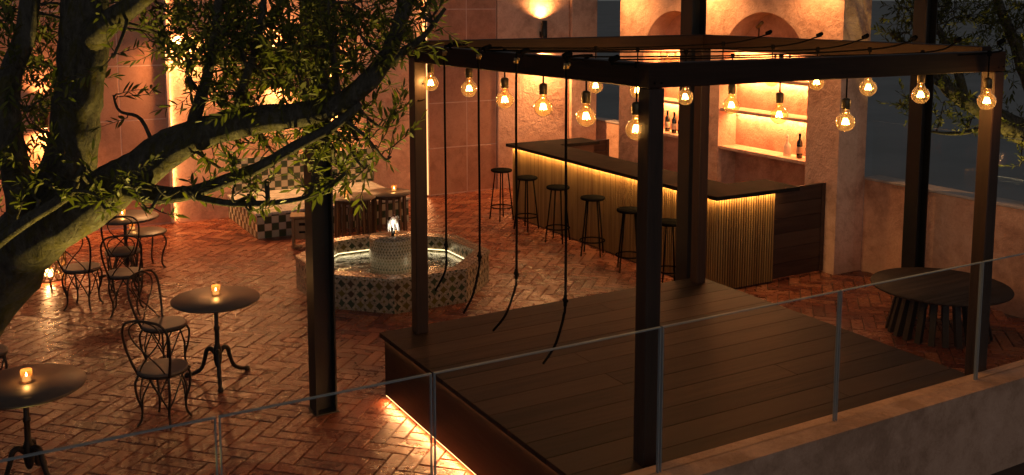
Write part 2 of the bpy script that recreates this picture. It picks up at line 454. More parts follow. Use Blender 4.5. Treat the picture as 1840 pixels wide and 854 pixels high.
EM_P = m_emit('pool_led_strip', (1.0,.76,.36), 2.6)
FOAM = m_simple('white_foam', (.85,.82,.76), .35, 0, .1, .5, .5, 60)
TERRAIN = m_simple('grey_earth', (.29,.28,.265), .95, 0, .12, .2, .0, .2)

# ------------------------------------------------------------------ ground
g = MB(); g.add([(-9000,-9000,-.35),(9000,-9000,-.35),(9000,9000,-.35),(-9000,9000,-.35)], [(0,1,2,3)])
tag(g.build('terrain', TERRAIN), kind='structure')
def herringbone():
    rnd = random.Random(4); mb = MB(); Wd = .126; n = 3; c = math.sqrt(.5)
    gp = .0036
    mb.add([(-4.4,3.5,-.012),(9.95,3.5,-.012),(9.95,15.75,-.012),(-4.4,15.75,-.012)], [(0,1,2,3)], 1)
    mb.add([(9.95,8.4,-.012),(11.2,8.4,-.012),(11.2,15.75,-.012),(9.95,15.75,-.012)], [(0,1,2,3)], 1)
    def brick(x0, y0, x1, y1):
        cxm, cym = (x0+x1)/2, (y0+y1)/2
        wx, wy = (cxm+cym)*c, (cxm-cym)*c
        if not (-4.2 < wx < 10.0 and 4.45 < wy < 15.62): return
        if wx > 9.9 and wy < 8.4: return
        x0 += gp; y0 += gp; x1 -= gp; y1 -= gp
        tz = rnd.gauss(0, .0012); tx, ty = rnd.gauss(0, .006), rnd.gauss(0, .006)
        def P(x, y, z):
            zz = z + (0 if z < -.005 else tz + (x-cxm)*tx + (y-cym)*ty)
            return ((x+y)*c, (x-y)*c, zz)
        j = lambda: rnd.uniform(-.0028, .0028)
        b = .0045
        lo = [(x0,y0),(x1,y0),(x1,y1),(x0,y1)]
        hi = [(x0+b+j(),y0+b+j()),(x1-b+j(),y0+b+j()),(x1-b+j(),y1-b+j()),(x0+b+j(),y1-b+j())]
        vs = [P(x,y,-.013) for x,y in lo] + [P(x,y,0) for x,y in hi]
        # (x,y)->(x+y,x-y) mirrors, so wind the other way
        mb.add(vs, [(7,6,5,4)] + [(i+4,(i+1)%4+4,(i+1)%4,i) for i in range(4)])
    N = 150
    for yy in range(-N, N):
        for xx in range(-20, N+20):
            k = (xx-yy) % (2*n)
            if k == 0: brick(xx*Wd, yy*Wd, (xx+n)*Wd, (yy+1)*Wd)
            elif k == n: brick(xx*Wd, (yy-n+1)*Wd, (xx+1)*Wd, (yy+1)*Wd)
    return mb
tag(herringbone().build('ground', [BRICK, MORTAR]), kind='structure')

# ------------------------------------------------------------------ back walls
YB = 15.6
def panel_wall(label, xs, x_end_led, led_dir):
    t = thing('panelled_wall', label, 'wall', (xs[0], YB, 0), 0, 'walls clad in large smooth panels')
    ox = xs[0]
    b = MB(); b.box((0, -.0100, 0), (xs[-1]-ox, .35, 5.2)); b.build('wall_core', GROUT, t)
    p = MB(); zs = [.012, .832, 1.62, 2.43, 3.24, 4.05, 5.2]
    for i in range(len(xs)-1):
        for j in range(len(zs)-1):
            p.cbox((xs[i]-ox+.006, -.012, zs[j]+.006), (xs[i+1]-ox-.006, .0115, zs[j+1]-.006), .004)
    p.build('panels', PANEL, t)
    # slim lit profile along one edge
    e = MB(); xx = x_end_led - ox
    e.box((xx-.012, -.085, .02), (xx+.012, -.014, 5.2)); pr = e.build('light_profile', GROUT, t)
    s = MB(); x1 = xx + (.0125 if led_dir > 0 else -.0125)
    s.box((min(x1, x1+.004*led_dir), -.07, .03), (max(x1, x1+.004*led_dir), -.03, 5.1)); s.build('led_strip', EM_PANEL, pr)
    L = strip_light('strip_lamp', None, (x_end_led+.03*led_dir, YB-.05, .05), (x_end_led+.03*led_dir, YB-.05, 5.1), (led_dir, .0, 0), 16, WARM, .014)
    L.parent = t; L.matrix_parent_inverse = Matrix.Translation((-ox, -YB, 0))
    return t
panel_wall('smooth clay panel wall behind the olive trunk, lit along its plaster edge', [-4.6, -3.93, -3.26, -2.59, -1.9, -1.2, -.5, .19, .86, 1.53, 2.196, 2.86], 2.875, 1)
panel_wall('smooth clay panel wall between the corner post and the bar, lit along one edge', [7.19, 7.95, 8.54], 7.175, -1)
def rounded_wall(x0, x1, y0, y1, r=.05):
    pts = []
    for cx, cy, a0 in ((x0+r, y0+r, 180), (x1-r, y0+r, 270)):
        for k in range(6): a = R(a0 + 90*k/5); pts.append((cx+r*math.cos(a), cy+r*math.sin(a)))
    pts += [(x1, y1), (x0, y1)]
    return pts
w = MB(); w.prism(rounded_wall(2.90, 7.15, YB-.03, YB+.35, .028), 0, 5.2)
tag(w.build('plaster_wall', PL), 'broad terracotta plaster wall behind the checkered daybed', 'wall', 'terracotta plaster walls')
w = MB(); w.prism(rounded_wall(8.56, 10.08, YB-.035, YB+.35, .02), 0, 5.2); w.prism(rounded_wall(10.083, 10.66, YB-.10, YB+.35, .02), 0, 5.2)
tag(w.build('plaster_wall', PL2), 'plaster wall with a pipe shaped sconce beyond the bar end', 'wall', 'terracotta plaster walls')

# low wall with glass on the far side of the gap beside the bar building
t = thing('low_wall', 'low plaster wall seen in the gap beside the bar building', 'low wall', (10.9, 13.0, 0))
b = MB(); b.box((0, .4, 0), (.2, 4.2, 1.08)); b.build('wall_body', PL2, t)
b = MB(); b.cbox((-.02, .4, 1.082), (.22, 4.2, 1.115), .008); b.build('coping', COPING, t)
b = MB(); b.box((.09, .4, 1.117), (.104, 4.2, 1.78)); b.build('glass_panel', GLASS, t)

# ------------------------------------------------------------------ bar building with two arched niches
XF = 9.45; ND = .33
def yy(px, py): return onX(px, py, XF).y
YR, YL = 8.52, yy(1113, 150)
n2a, n2b = yy(1447, 290), yy(1290, 260)      # right niche from a (near) to b (far)
n1b = yy(1155, 150); n1a = yy(1268, 200)
TOPZ = 5.2
def arch_front(mb):
    X0, X1 = XF, XF+ND
    def rect(ya, yb, za, zb): mb.box((X0, ya, za), (X1, yb, zb))
    rect(YR, n2a, 0, TOPZ); rect(n2b, n1a, 0, TOPZ); rect(n1b, YL, 0, TOPZ)
    for ya, yb in ((n2a, n2b), (n1a, n1b)):
        r = (yb-ya)/2; cy = (ya+yb)/2; cz = 3.24 - r; N = 28
        arc = [(cy - r*math.cos(math.pi*k/N), cz + r*math.sin(math.pi*k/N)) for k in range(N+1)]
        for k in range(N):
            (a0, b0), (a1, b1) = arc[k], arc[k+1]
            v = [(X0,a0,b0),(X0,a1,b1),(X0,a1,TOPZ),(X0,a0,TOPZ),(X1,a0,b0),(X1,a1,b1),(X1,a1,TOPZ),(X1,a0,TOPZ)]
            mb.add(v, [(0,3,2,1),(4,5,6,7),(0,1,5,4),(2,3,7,6)])
bld = thing('bar_building', 'terracotta bar building with two arched shelf niches', 'building', (0, 0, 0))
b = MB(); arch_front(b); b.build('front_wall', PL2, bld)
b = MB(); b.box((XF+ND+.001, YR, 0), (XF+ND+.15, YL, TOPZ)); b.build('back_wall', PL, bld)
ARCHN = []
def shelf(ya, yb, z, led=True, e=20., x0=XF+.015):
    s = MB(); s.cbox((x0, ya+.003, z-.045), (XF+ND-.002, yb-.003, z), .004)
    so_ = s.build('shelf', PL2, bld)
    if led:
        l = MB(); l.box((XF+ND-.05, ya+.03, z-.0535), (XF+ND-.02, yb-.03, z-.0465)); l.build('led_strip', EM_W, so_)
        strip_light('shelf_lamp', so_, (XF+ND-.06, ya+.05, z-.058), (XF+ND-.06, yb-.05, z-.058), (.12, 0, -1), e, WARM, .03)
for z, led in ((1.35, False), (1.89, True), (2.36, True), (2.74, True)):
    shelf(n2a, n2b, z, led); 
for z, led in ((1.385, False), (1.89, True), (2.34, True), (2.74, True)):
    shelf(n1a, n1b, z, led)
# bottles, decanters
def bottle(loc, label, wine=True):
    t = thing('wine_bottle', label, 'bottle', loc, 0, 'wine bottles on the niche shelves')
    b = MB(); b.lathe([(.0,.0),(.036,.0),(.038,.01),(.038,.19),(.034,.215),(.018,.245),(.0145,.26),(.0145,.31),(.016,.312),(.016,.325),(.0,.325)], 20)
    b.build('bottle_body', BOTG, t)
    l = MB(); l.lathe([(.0385,.06),(.0388,.061),(.0388,.149),(.0385,.15)], 20); l.build('paper_label', LABEL, t)
    c = MB(); c.lathe([(.0152,.262),(.0155,.263),(.0155,.31),(.0152,.311)], 16); c.build('foil', BLACK, t)
    return t
XS = XF+.17
def sh(px, z, X=XS):      # a spot on a shelf under picture column px
    y = 9.
    for _ in range(20):
        p = Vector((X, y, z)) - CAM; y2 = None
        x = CX + F*p.dot(rt)/p.dot(fw)
        y += (x-px)/F*p.dot(fw)*1.2
    return (X, y, z)
bottle(sh(1436, 1.351), 'dark wine bottle beside the clear decanter')
bottle(sh(1199, 1.386), 'dark wine bottle on the niche shelf, farthest from the steel column')
bottle(sh(1211, 1.386, XS-.04), 'dark wine bottle in the middle of the three')
bottle(sh(1222, 1.386), 'dark wine bottle closest to the steel column')
def decanter(loc, label, sc=1., grp=None):
    t = thing('decanter', label, 'decanter', loc, 0, grp); t.scale = (sc, sc, sc)
    b = MB(); b.lathe([(.0,.0),(.05,.0),(.052,.01),(.05,.12),(.042,.15),(.018,.175),(.015,.215),(.022,.225),(.0,.226)], 20); b.build('glass_body', DECG, t)
    s = MB(); s.lathe([(.0,.227),(.012,.228),(.02,.25),(.014,.275),(.0,.282)], 14); s.build('stopper', DECG, t)
    return t
decanter(sh(1414, 1.351), 'clear glass decanter on the low niche shelf')
def lantern(px, z, label):
    t = thing('glass_carafe', label, 'carafe', sh(px, z), 0, 'ribbed carafes on the upper shelf')
    b = MB(); prof = [(.0,.0),(.05,.0),(.062,.02)]
    for k in range(8): prof += [(.062+.004*(k%2), .03+.016*k)]
    prof += [(.05,.17),(.022,.20),(.018,.25),(.0,.25)]
    b.lathe(prof, 22); b.build('glass_body', CANDG, t)
    c = MB(); c.lathe([(.0,.252),(.021,.252),(.021,.285),(.0,.286)], 14); c.build('stopper', BRASS, t)
lantern(1199, 2.341, 'ribbed amber carafe on the high shelf, away from the column')
lantern(1213, 2.341, 'ribbed amber carafe on the high shelf, next to the column')
for i, (px, nm) in enumerate(((1392, 'nearest the arch middle'), (1405, 'between two others'), (1418, 'closest to the niche edge'))):
    t = bottle(sh(px, 2.361), 'slim bottle high in the niche, ' + nm)
# brass spotlight inside the arch
t = thing('arch_spotlight', 'small brass spotlight on a dark stem inside the arch', 'spotlight', sh(1362, 2.741))
b = MB(); b.lathe([(.0,0),(.045,0),(.045,.012),(.0,.014)], 16); b.tube([(0,0,.012),(0,-.01,.24),(-.02,-.03,.30)], .008); b.build('stem', BLACK, t)
b = MB(); b.tube([(-.02,.0,.29),(-.03,-.10,.36)], [.03,.022], 12); b.build('lamp_head', BRASS, t)

# ------------------------------------------------------------------ right boundary wall with glass
XW = 9.93
t = thing('low_wall', 'low plaster wall with glass behind the slatted round table', 'low wall', (XW, 0, 0))
b = MB(); b.box((0, 3.0, -.3), (.25, YR-.003, 1.165)); b.build('wall_body', PL, t)
b = MB(); b.cbox((-.015, 3.0, 1.167), (.265, YR-.004, 1.2), .006); b.build('coping', COPING, t)
for (a, c) in ((6.42, YR-.02), (4.9, 6.40), (3.4, 4.88)):
    b = MB(); b.box((.10, a, 1.202), (.114, c, 1.90)); gp_ = b.build('glass_panel', GLASS, t)
    e = MB(); e.box((.0985, a, 1.902), (.1155, c, 1.907)); e.box((.0985, a-.005, 1.202), (.1155, a-.001, 1.907)); e.build('panel_edge', EDGE, gp_)
b = MB(); b.cbox((.06, 6.40, 1.201), (.15, 6.43, 1.30), .004); b.cbox((.06,6.40,1.5),(.15,6.43,1.66),.004); b.build('clamp', BRASS, t)

# ------------------------------------------------------------------ deck platform
DX0, DX1, DY0, DY1, DZ = 3.06, 6.56, 4.47, 7.66, .6
t = thing('deck_platform', 'raised dark timber deck with glowing light under its edge', 'deck', (DX0, DY0, 0))
w_, l_ = DX1-DX0, DY1-DY0
b = MB(); n = 13; pw = l_/n; rnd = random.Random(2)
for i in range(n):
    cuts = [0, w_*rnd.uniform(.3,.7), w_] if i % 2 else [0, w_]
    for a, c in zip(cuts, cuts[1:]):
        b.cbox((a+.001, i*pw+.0018, DZ-.04), (c-.001, (i+1)*pw-.0018, DZ), .002)
b.build('deck_boards', DECK, t)
b = MB(); b.box((.035, .035, .055), (w_-.035, l_-.035, DZ-.0565)); b.build('fascia', FASCIA, t)
b = MB(); b.box((.12, .12, 0), (w_-.12, l_-.12, .054)); b.build('plinth', BLACK, t)
b = MB(); b.box((.028, .04, DZ-.0475), (.033, l_-.04, DZ-.0425)); b.build('led_strip', EM_W, t)
b = MB(); b.box((.04, .06, .046), (.07, l_-.04, .053)); b.build('led_strip', EM_W, t)
for nm, p0, p1, f, e in (('floor_strip_lamp', (.045,.05,.043), (.045,l_-.03,.043), (-.5,0,-.6), 20), ('edge_strip_lamp', (.0225,.05,DZ-.05), (.0225,l_-.05,DZ-.05), (0.25,0,-1), 1.3)):
    strip_light(nm, t, p0, p1, f, e, WARM, .012)

# ------------------------------------------------------------------ pergola
P = {1: (3.37, 7.50), 2: (6.40, 7.50), 3: (3.57, 4.63), 4: (6.56, 4.52)}
PT = 3.035
perg = thing('pergola', 'open square pergola frame of dark stained timber on the deck', 'pergola', (4.9, 6.0, DZ))
def W2(p): return (p[0]-4.9, p[1]-6.0)
for k in P:
    x, y = W2(P[k]); b = MB(); b.cbox((x-.055, y-.055, 0), (x+.055, y+.055, PT-DZ-(.145 if k in (3,4) else .1)), .006); b.build('post', POSTZ, perg)
def beam(a, c, wd, z0, z1, mat, ext=.06):
    a, c = Vector((*W2(a), 0)), Vector((*W2(c), 0)); d = (c-a).normalized(); L = (c-a).length
    o = MB(); M = Matrix.Translation(a) @ Matrix.Rotation(math.atan2(d.y, d.x), 4, 'Z')
    o.cbox((-ext, -wd/2, z0), (L+ext, wd/2, z1), .005)
    ob = o.build('beam', mat, perg); ob.matrix_local = M; return ob
z0, z1 = PT-DZ-.142, PT-DZ
beam(P[3], P[4], .11, z0, z1, BEAMX); beam(P[1], P[2], .11, z0+.043, z1+.032, BEAMX)
beam(P[1], P[3], .11, z0+.001, z1-.001, BEAMX, -.057); beam(P[2], P[4], .11, z0+.0435, z1+.0315, BEAMX, -.057)
for k in P:
    x, y = W2(P[k])
    for s in (-.025, .025):
        b = MB(); b.lathe([(0,0),(.007,0),(.006,.004),(0,.004)], 8, M=Matrix.Translation((x+s, y-.0605, z0+.03)) @ Matrix.Rotation(R(90),4,'X'))
        b.build('bolt', BLACK, perg)
# hook and bracket on the post at the far left corner
x, y = W2(P[1]); b = MB(); b.tube([(x+.03,y-.055,2.12),(x+.03,y-.075,2.12)], .008, 8); b.build('eyelet', BLACK, perg)
b = MB(); b.tube([(x-.02,y-.055,1.98),(x-.02,y-.09,1.98),(x+.02,y-.09,1.99)], .006, 6); b.build('hook', BLACK, perg)

# ------------------------------------------------------------------ steel columns
def hcol(x, y, label, top=5.2):
    t = thing('steel_column', label, 'column', (x, y, 0), 0, 'dark steel columns')
    h = .09; b = MB()
    b.box((-h, -h, .012), (-h+.014, h, top)); b.box((h-.014, -h, .012), (h, h, top)); b.box((-h+.0145, -.006, .012), (h-.0145, .006, top))
    b.build('shaft', STEEL, t)
    p = MB(); p.cbox((-h-.012, -h-.012, 0), (h+.012, h+.012, .011), .002); p.build('base_plate', STEEL, t)
hcol(2.57, 7.70, 'dark steel column standing alone on the bricks before the fountain')
hcol(6.58, 7.87, 'dark steel column behind the deck, half hidden by a pergola post')
hcol(9.72, 7.58, 'dark steel column beside the glazed low wall and round table')

# ------------------------------------------------------------------ bar
BX, BY0, BY1 = 7.62, 8.62, 13.42; BW = .60; BH = 1.12; RX = 8.55
t = thing('bar_counter', 'L shaped bar with fluted gold front and dark stone top', 'bar', (BX, BY0, 0))
LB = BY1-BY0
b = MB(); b.box((.03, .03, 0), (BW-.1, LB, BH)); b.box((BW-.0995, .03, 0), (RX-BX, .5, BH)); b.box((BW-.0995, LB-.45, 0), (1.25, LB, BH)); b.build('carcass', GATEW, t)
b = MB(); sp = .038
k = 0
y = .0
while y < LB-.02:
    b.cbox((.004, y, .02), (.029, y+.023, BH-.002), .010); y += sp
x = .05
while x < RX-BX-.01:
    b.cbox((x, .004, .02), (x+.023, .029, BH-.002), .010); x += sp
b.build('fluted_panel', FLUTE, t)
b = MB(); b.prism([(-.07,-.07),(RX-BX+.30,-.07),(RX-BX+.30,.52),(BW,.52),(BW,LB-.47),(1.35,LB-.47),(1.35,LB+.05),(-.07,LB+.05)], BH+.002, BH+.047)
ct = b.build('counter_top', COUNTER, t)
b = MB(); b.box((-.03,-.005,BH-.006),(-.012,LB,BH+.0005)); b.box((-.01,-.03,BH-.006),(RX-BX,-.012,BH+.0005)); b.build('led_strip', EM_G, ct)
strip_light('counter_lamp', t, (-.021,0,BH-.008), (-.021,LB,BH-.008), (.22,0,-1), 19, GOLD, .018)
strip_light('counter_lamp', t, (0,-.021,BH-.008), (RX-BX,-.021,BH-.008), (0,.22,-1), 4.6, GOLD, .018)
# wooden gates closing the ends
def gate(loc, w_, h_, label):
    t = thing('wooden_gate', label, 'gate', loc, 0, 'dark boarded gates beside the bar')
    b = MB(); n = 6
    for i in range(n): b.cbox((.0, 0, .02+i*h_/n), (w_, .04, .02+(i+1)*h_/n-.004), .003)
    b.build('boards', GATEW, t)
    f = MB(); f.cbox((w_-.06, -.012, .02), (w_, -.0005, h_+.02), .003); f.build('stile', GATEW, t)
gate((RX+.004, 8.70, 0), XF-RX-.01, 1.12, 'dark boarded gate between the bar and the building pier')
gate((8.99, 13.36, 0), XF-8.99-.01, 1.10, 'dark boarded gate at the far end of the bar')

# bar stools
def make_stool():
    t = thing('bar_stool', 'bar stool', 'bar stool', (0,0,0), 0, 'round black bar stools along the bar')
    b = MB(); b.lathe([(.0,.755),(.15,.755),(.163,.762),(.168,.776),(.165,.788),(.155,.793),(.0,.795)], 28); b.build('seat', BLACK, t)
    for k in range(4):
        a = R(45+90*k); c, s = math.cos(a), math.sin(a)
        l = MB(); l.tube([(.10*c,.10*s,.757),(.185*c,.185*s,0)], .0105, 8); l.build('leg', BLACK, t)
    r = MB(); N = 36; rr = .166
    r.tube([(rr*math.cos(2*math.pi*k/N), rr*math.sin(2*math.pi*k/N), .20) for k in range(N+1)], .0095, 8, cap=False); r.build('foot_ring', BLACK, t)
    return t
st0 = make_stool()
STL = ['black stool at the far end of the bar, against the plaster wall', 'black stool second from the far end of the bar',
       'black stool third from the far end, half behind a hanging cable', 'black stool standing clear in the middle of the fluted bar',
       'black stool partly hidden by the near pergola post', 'black stool nearest the deck, beside the steel column']
for i, (px, py) in enumerate(((911,401),(966,417),(1014,440),(1070,465),(1130,494),(1201,522))):
    o = st0 if i == 0 else copy_tree(st0)
    p = onz(px, py-8); o.location = (min(p.x, 7.40), p.y, 0); o.rotation_euler = (0,0,R(8+13*i)); o['label'] = STL[i]

# ------------------------------------------------------------------ fountain
FC = (4.53, 10.84)
def octo(r): return [(r*math.cos(R(22.5+45*k)), r*math.sin(R(22.5+45*k))) for k in range(8)]
t = thing('fountain', 'octagonal mosaic fountain basin with a lit pool and drum', 'fountain', (*FC, 0))
b = MB(); ro, ri, zt = 1.15, .98, .36
O, I = octo(ro), octo(ri)
v = [(x,y,0) for x,y in O] + [(x,y,zt) for x,y in O] + [(x,y,zt) for x,y in I] + [(x,y,.04) for x,y in I]
f = []
for k in range(8):
    k2 = (k+1)%8
    f += [(k,k2,8+k2,8+k),(16+k,16+k2,24+k2,24+k)]
b.add(v, f); b.build('basin_wall', ZEL, t)
b = MB(); O2, I2 = octo(ro+.012), octo(ri-.012)
v = [(x,y,zt+.001) for x,y in O2]+[(x,y,zt+.03) for x,y in octo(ro+.006)]+[(x,y,zt+.03) for x,y in octo(ri-.006)]+[(x,y,zt+.001) for x,y in I2]
f = []
for k in range(8):
    k2 = (k+1)%8
    f += [(k,k2,8+k2,8+k),(8+k,8+k2,16+k2,16+k),(16+k,16+k2,24+k2,24+k),(24+k,24+k2,k2,k)]
b.add(v, f); b.build('rim', ZELS, t)
b = MB(); b.prism(octo(ri-.001), .0, .04); b.build('basin_floor', ZELS, t)
b = MB(); b.add([(x,y,.205) for x,y in octo(ri-.002)], [tuple(range(8))]); b.build('water', WATER, t)
b = MB(); b.lathe([(.285,.04),(.285,.575),(.28,.60),(.0,.602)], 48); dr = b.build('drum', ZELS, t)
b = MB(); b.lathe([(.0,.603),(.024,.603),(.024,.68),(.018,.70),(.0,.70)], 14); b.build('nozzle', STEEL, dr)
b = MB()
I3 = octo(ri-.012)
for k in range(8):
    a, c = Vector((*I3[k],.225)), Vector((*I3[(k+1)%8],.225)); b.tube([a, c], .0055, 6)
b.build('led_strip', EM_P, t)
for k in range(8):
    a, c = Vector((*octo(ri-.03)[k],.235)), Vector((*octo(ri-.03)[(k+1)%8],.235)); mid = (a+c)/2
    strip_light('pool_lamp', t, a, c, (-mid.x, -mid.y, -.25), .17, (1.0,.80,.45), .02)
# water jet
jt = MB(); rj = random.Random(3)
jt.lathe([(.006,.70),(.012,.72),(.020,.75),(.028,.785),(.027,.81),(.017,.828),(.0,.833)], 14)
for k in range(11):
    a = 2*math.pi*k/11+rj.uniform(-.2,.2); r0 = rj.uniform(.05,.075); c, s = math.cos(a), math.sin(a)
    jt.tube(spline([(.02*c,.02*s,.805),(.040*c,.040*s,.785),(r0*c*.85,r0*s*.85,.73),(r0*1.08*c,r0*1.08*s,rj.uniform(.62,.68))], 4), [.005]*5+[.0035]*4+[.0025]*4, 6)
for k in range(26):
    a = rj.uniform(0,6.28); r0 = rj.uniform(.02,.09); c, s = math.cos(a), math.sin(a); q = rj.uniform(.003,.006)
    jt.lathe([(0,-q),(q*.8,-q*.5),(q,0),(q*.8,q*.5),(0,q)], 6, c=(r0*c, r0*s, rj.uniform(.63,.86)))
jo = jt.build('water_jet', FOAM, t)
spot('jet_lamp', t, (-.07, -.17, .62), (0, 0, .78), 7, (1.0,.88,.68), 70)
point('drum_lamp', t, (.30, -.60, .29), .7, (1.0,.82,.5), .03)

# ------------------------------------------------------------------ daybed with checker tiles
t = thing('tiled_daybed', 'built in daybed with checkered tile base and pale marble seat', 'daybed', (3.73, 13.92, 0))
b = MB(); b.box((0,0,0),(2.35,1.64,.335)); b.build('base', CHECK, t)
b = MB(); b.cbox((-.02,-.02,.337),(2.37,1.61,.375),.006); b.build('seat', MARBLE, t)
b = MB(); b.box((.05,1.605,.377),(2.43,1.645,.93)); b.build('backrest', CHECK, t)
# low round tables with slatted bases
def slat_table(loc, label, r, h, rb0, rb1, n, mat_top, mat_leg, leg=.022, grp=None):
    t = thing('slatted_table', label, 'table', loc, 0, grp)
    b = MB(); b.lathe([(.0,h-.03),(r-.02,h-.03),(r-.004,h-.022),(r,h-.010),(r-.006,h-.001),(.0,h)], 56); b.build('table_top', mat_top, t)
    rnd = random.Random(int(loc[0]*100))
    for k in range(n):
        a = 2*math.pi*k/n; c, s = math.cos(a), math.sin(a)
        M = Matrix.Translation((rb1*c, rb1*s, 0)) @ Matrix.Rotation(a, 4, 'Z')
        l = MB(); dx = rb0-rb1
        x0 = leg; v = []
        for z, ox in ((0, 0), (h-.031, dx)):
            v += [(ox-leg*1.2,-leg,z),(ox+leg*1.2,-leg,z),(ox+leg*1.2,leg,z),(ox-leg*1.2,leg,z)]
        l.add(v, [(3,2,1,0),(4,5,6,7),(0,1,5,4),(1,2,6,5),(2,3,7,6),(3,0,4,7)], 0, False, M)
        l.build('leg', mat_leg, t)
    hb = MB(); hb.lathe([(rb0*.55,h-.09),(rb0*.8,h-.09),(rb0*.8,h-.031),(rb0*.55,h-.031)], 32); hb.build('hub', mat_leg, t)
    return t
slat_table((8.74, 6.47, 0), 'large low round table on a flared slatted base beside the deck', .68, .5, .37, .48, 24, TABLEW, SLATW, .028)
DT = []
LT = m_wood('twig_leg_wood', (.06,.032,.016), (.13,.07,.035), 2, .5, .4, .8)
for (px, py), lb in (((633,353), 'low round table before the daybed, nearer the steel column'), ((698,345), 'low round table before the daybed, nearer the corner post')):
    p = onz(px, py, .60); DT.append(slat_table((p.x, p.y, 0), lb, .335, .60, .24, .25, 15, TOP, LT, .013, 'round side tables before the daybed'))
# timber stool
t = thing('timber_stool', 'small blond timber stool with cut out handle by the daybed', 'stool', (4.17, 13.22, 0), R(-20))
b = MB(); b.cbox((-.14,-.13,0),(-.105,.13,.42),.004); b.cbox((.105,-.13,0),(.14,.13,.42),.004); b.cbox((-.1045,-.10,.12),(.1045,-.07,.40),.004); b.cbox((-.1045,.07,.12),(.1045,.10,.40),.004); b.build('side_panel', CRATEW, t)
b = MB(); b.cbox((-.16,-.15,.421),(.16,.15,.45),.006); b.build('seat', CRATEW, t)
b = MB(); b.tube([(-.04,-.1015,.33),(.04,-.1015,.33)], .018, 10); b.tube([(-.04,-.1015,.22),(.04,-.1015,.22)], .014, 10); b.build('handle_slot', BLACK, t)

# ------------------------------------------------------------------ cafe tables, chairs, candles
def cafe_table(loc, label, r, h, rz):
    t = thing('cafe_table', label, 'table', loc, rz, 'round pedestal cafe tables')
    b = MB(); b.lathe([(.0,h-.028),(r-.014,h-.028),(r,h-.018),(r,h-.008),(r-.008,h),(.0,h)], 64); b.build('table_top', TOP, t)
    b = MB(); b.lathe([(.06,h-.029),(.055,h-.04),(.024,h-.06),(.020,h-.10),(.019,.50),(.026,.49),(.026,.47),(.020,.46),(.022,.33),(.036,.29),(.038,.20),(.026,.14),(.015,.12),(.0,.118)], 18); b.build('pedestal', IRON, t)
    for k in range(3):
        a = R(120*k); M = Matrix.Rotation(a, 4, 'Z')
        l = MB(); l.tube(spline([(.025,0,.245),(.065,0,.285),(.105,0,.265),(.125,0,.19),(.165,0,.09),(.24,0,.04),(.30,0,.028)], 4), lerpl([.018,.022,.021,.019,.018,.017,.016], 4), 8, M=M)
        l.lathe([(0,0),(.022,0),(.026,.014),(.022,.034),(.0,.044)], 10, c=(.305,0,0), M=M); l.build('leg', IRON, t)
    return t
cafe_table((1.97, 8.82, 0), 'round pedestal table with a candle in the middle of the brick court', .385, .76, R(20))
p2 = onz(44, 690, .74)
cafe_table((p2.x, p2.y, 0), 'round pedestal table with a candle in the near corner', .40, .74, R(70))
cafe_table((1.80, 12.80, 0), 'round pedestal table farthest back, partly behind the olive limb', .40, .76, R(50))
def candle(loc, label, e=2.2):
    t = thing('candle', label, 'candle', loc, 0, 'tealights in glass cups')
    b = MB(); b.lathe([(.0,0),(.036,0),(.038,.004),(.038,.088),(.0355,.088),(.0355,.010),(.0,.010)], 24); b.build('glass_cup', CANDG, t)
    b = MB(); b.lathe([(.0,.0105),(.034,.0105),(.034,.032),(.0,.034)], 20); b.build('wax', WAX, t)
    b = MB(); b.lathe([(.0,.036),(.0055,.043),(.006,.050),(.003,.062),(.0,.070)], 10); b.build('flame', FLAME, t)
    point('candle_lamp', t, (0,0,.075), e, (1.0,.52,.18), .012)
c = onz(388, 530, .76); candle((c.x, c.y, .7605), 'lit tealight on the middle pedestal table')
c = onz(48, 686, .74); candle((c.x, c.y, .7405), 'lit tealight on the near corner table')
c = onz(220, 390, .76); candle((c.x, c.y, .7605), 'lit tealight on the table behind the olive limb')
for (px, py), d, lb in (((620,354), DT[0], 'lit tealight on the side table nearer the steel column'), ((708,344), DT[1], 'lit tealight on the side table nearer the corner post')):
    c = onz(px, py, .60); candle((c.x, c.y, .6005), lb, 1.6)

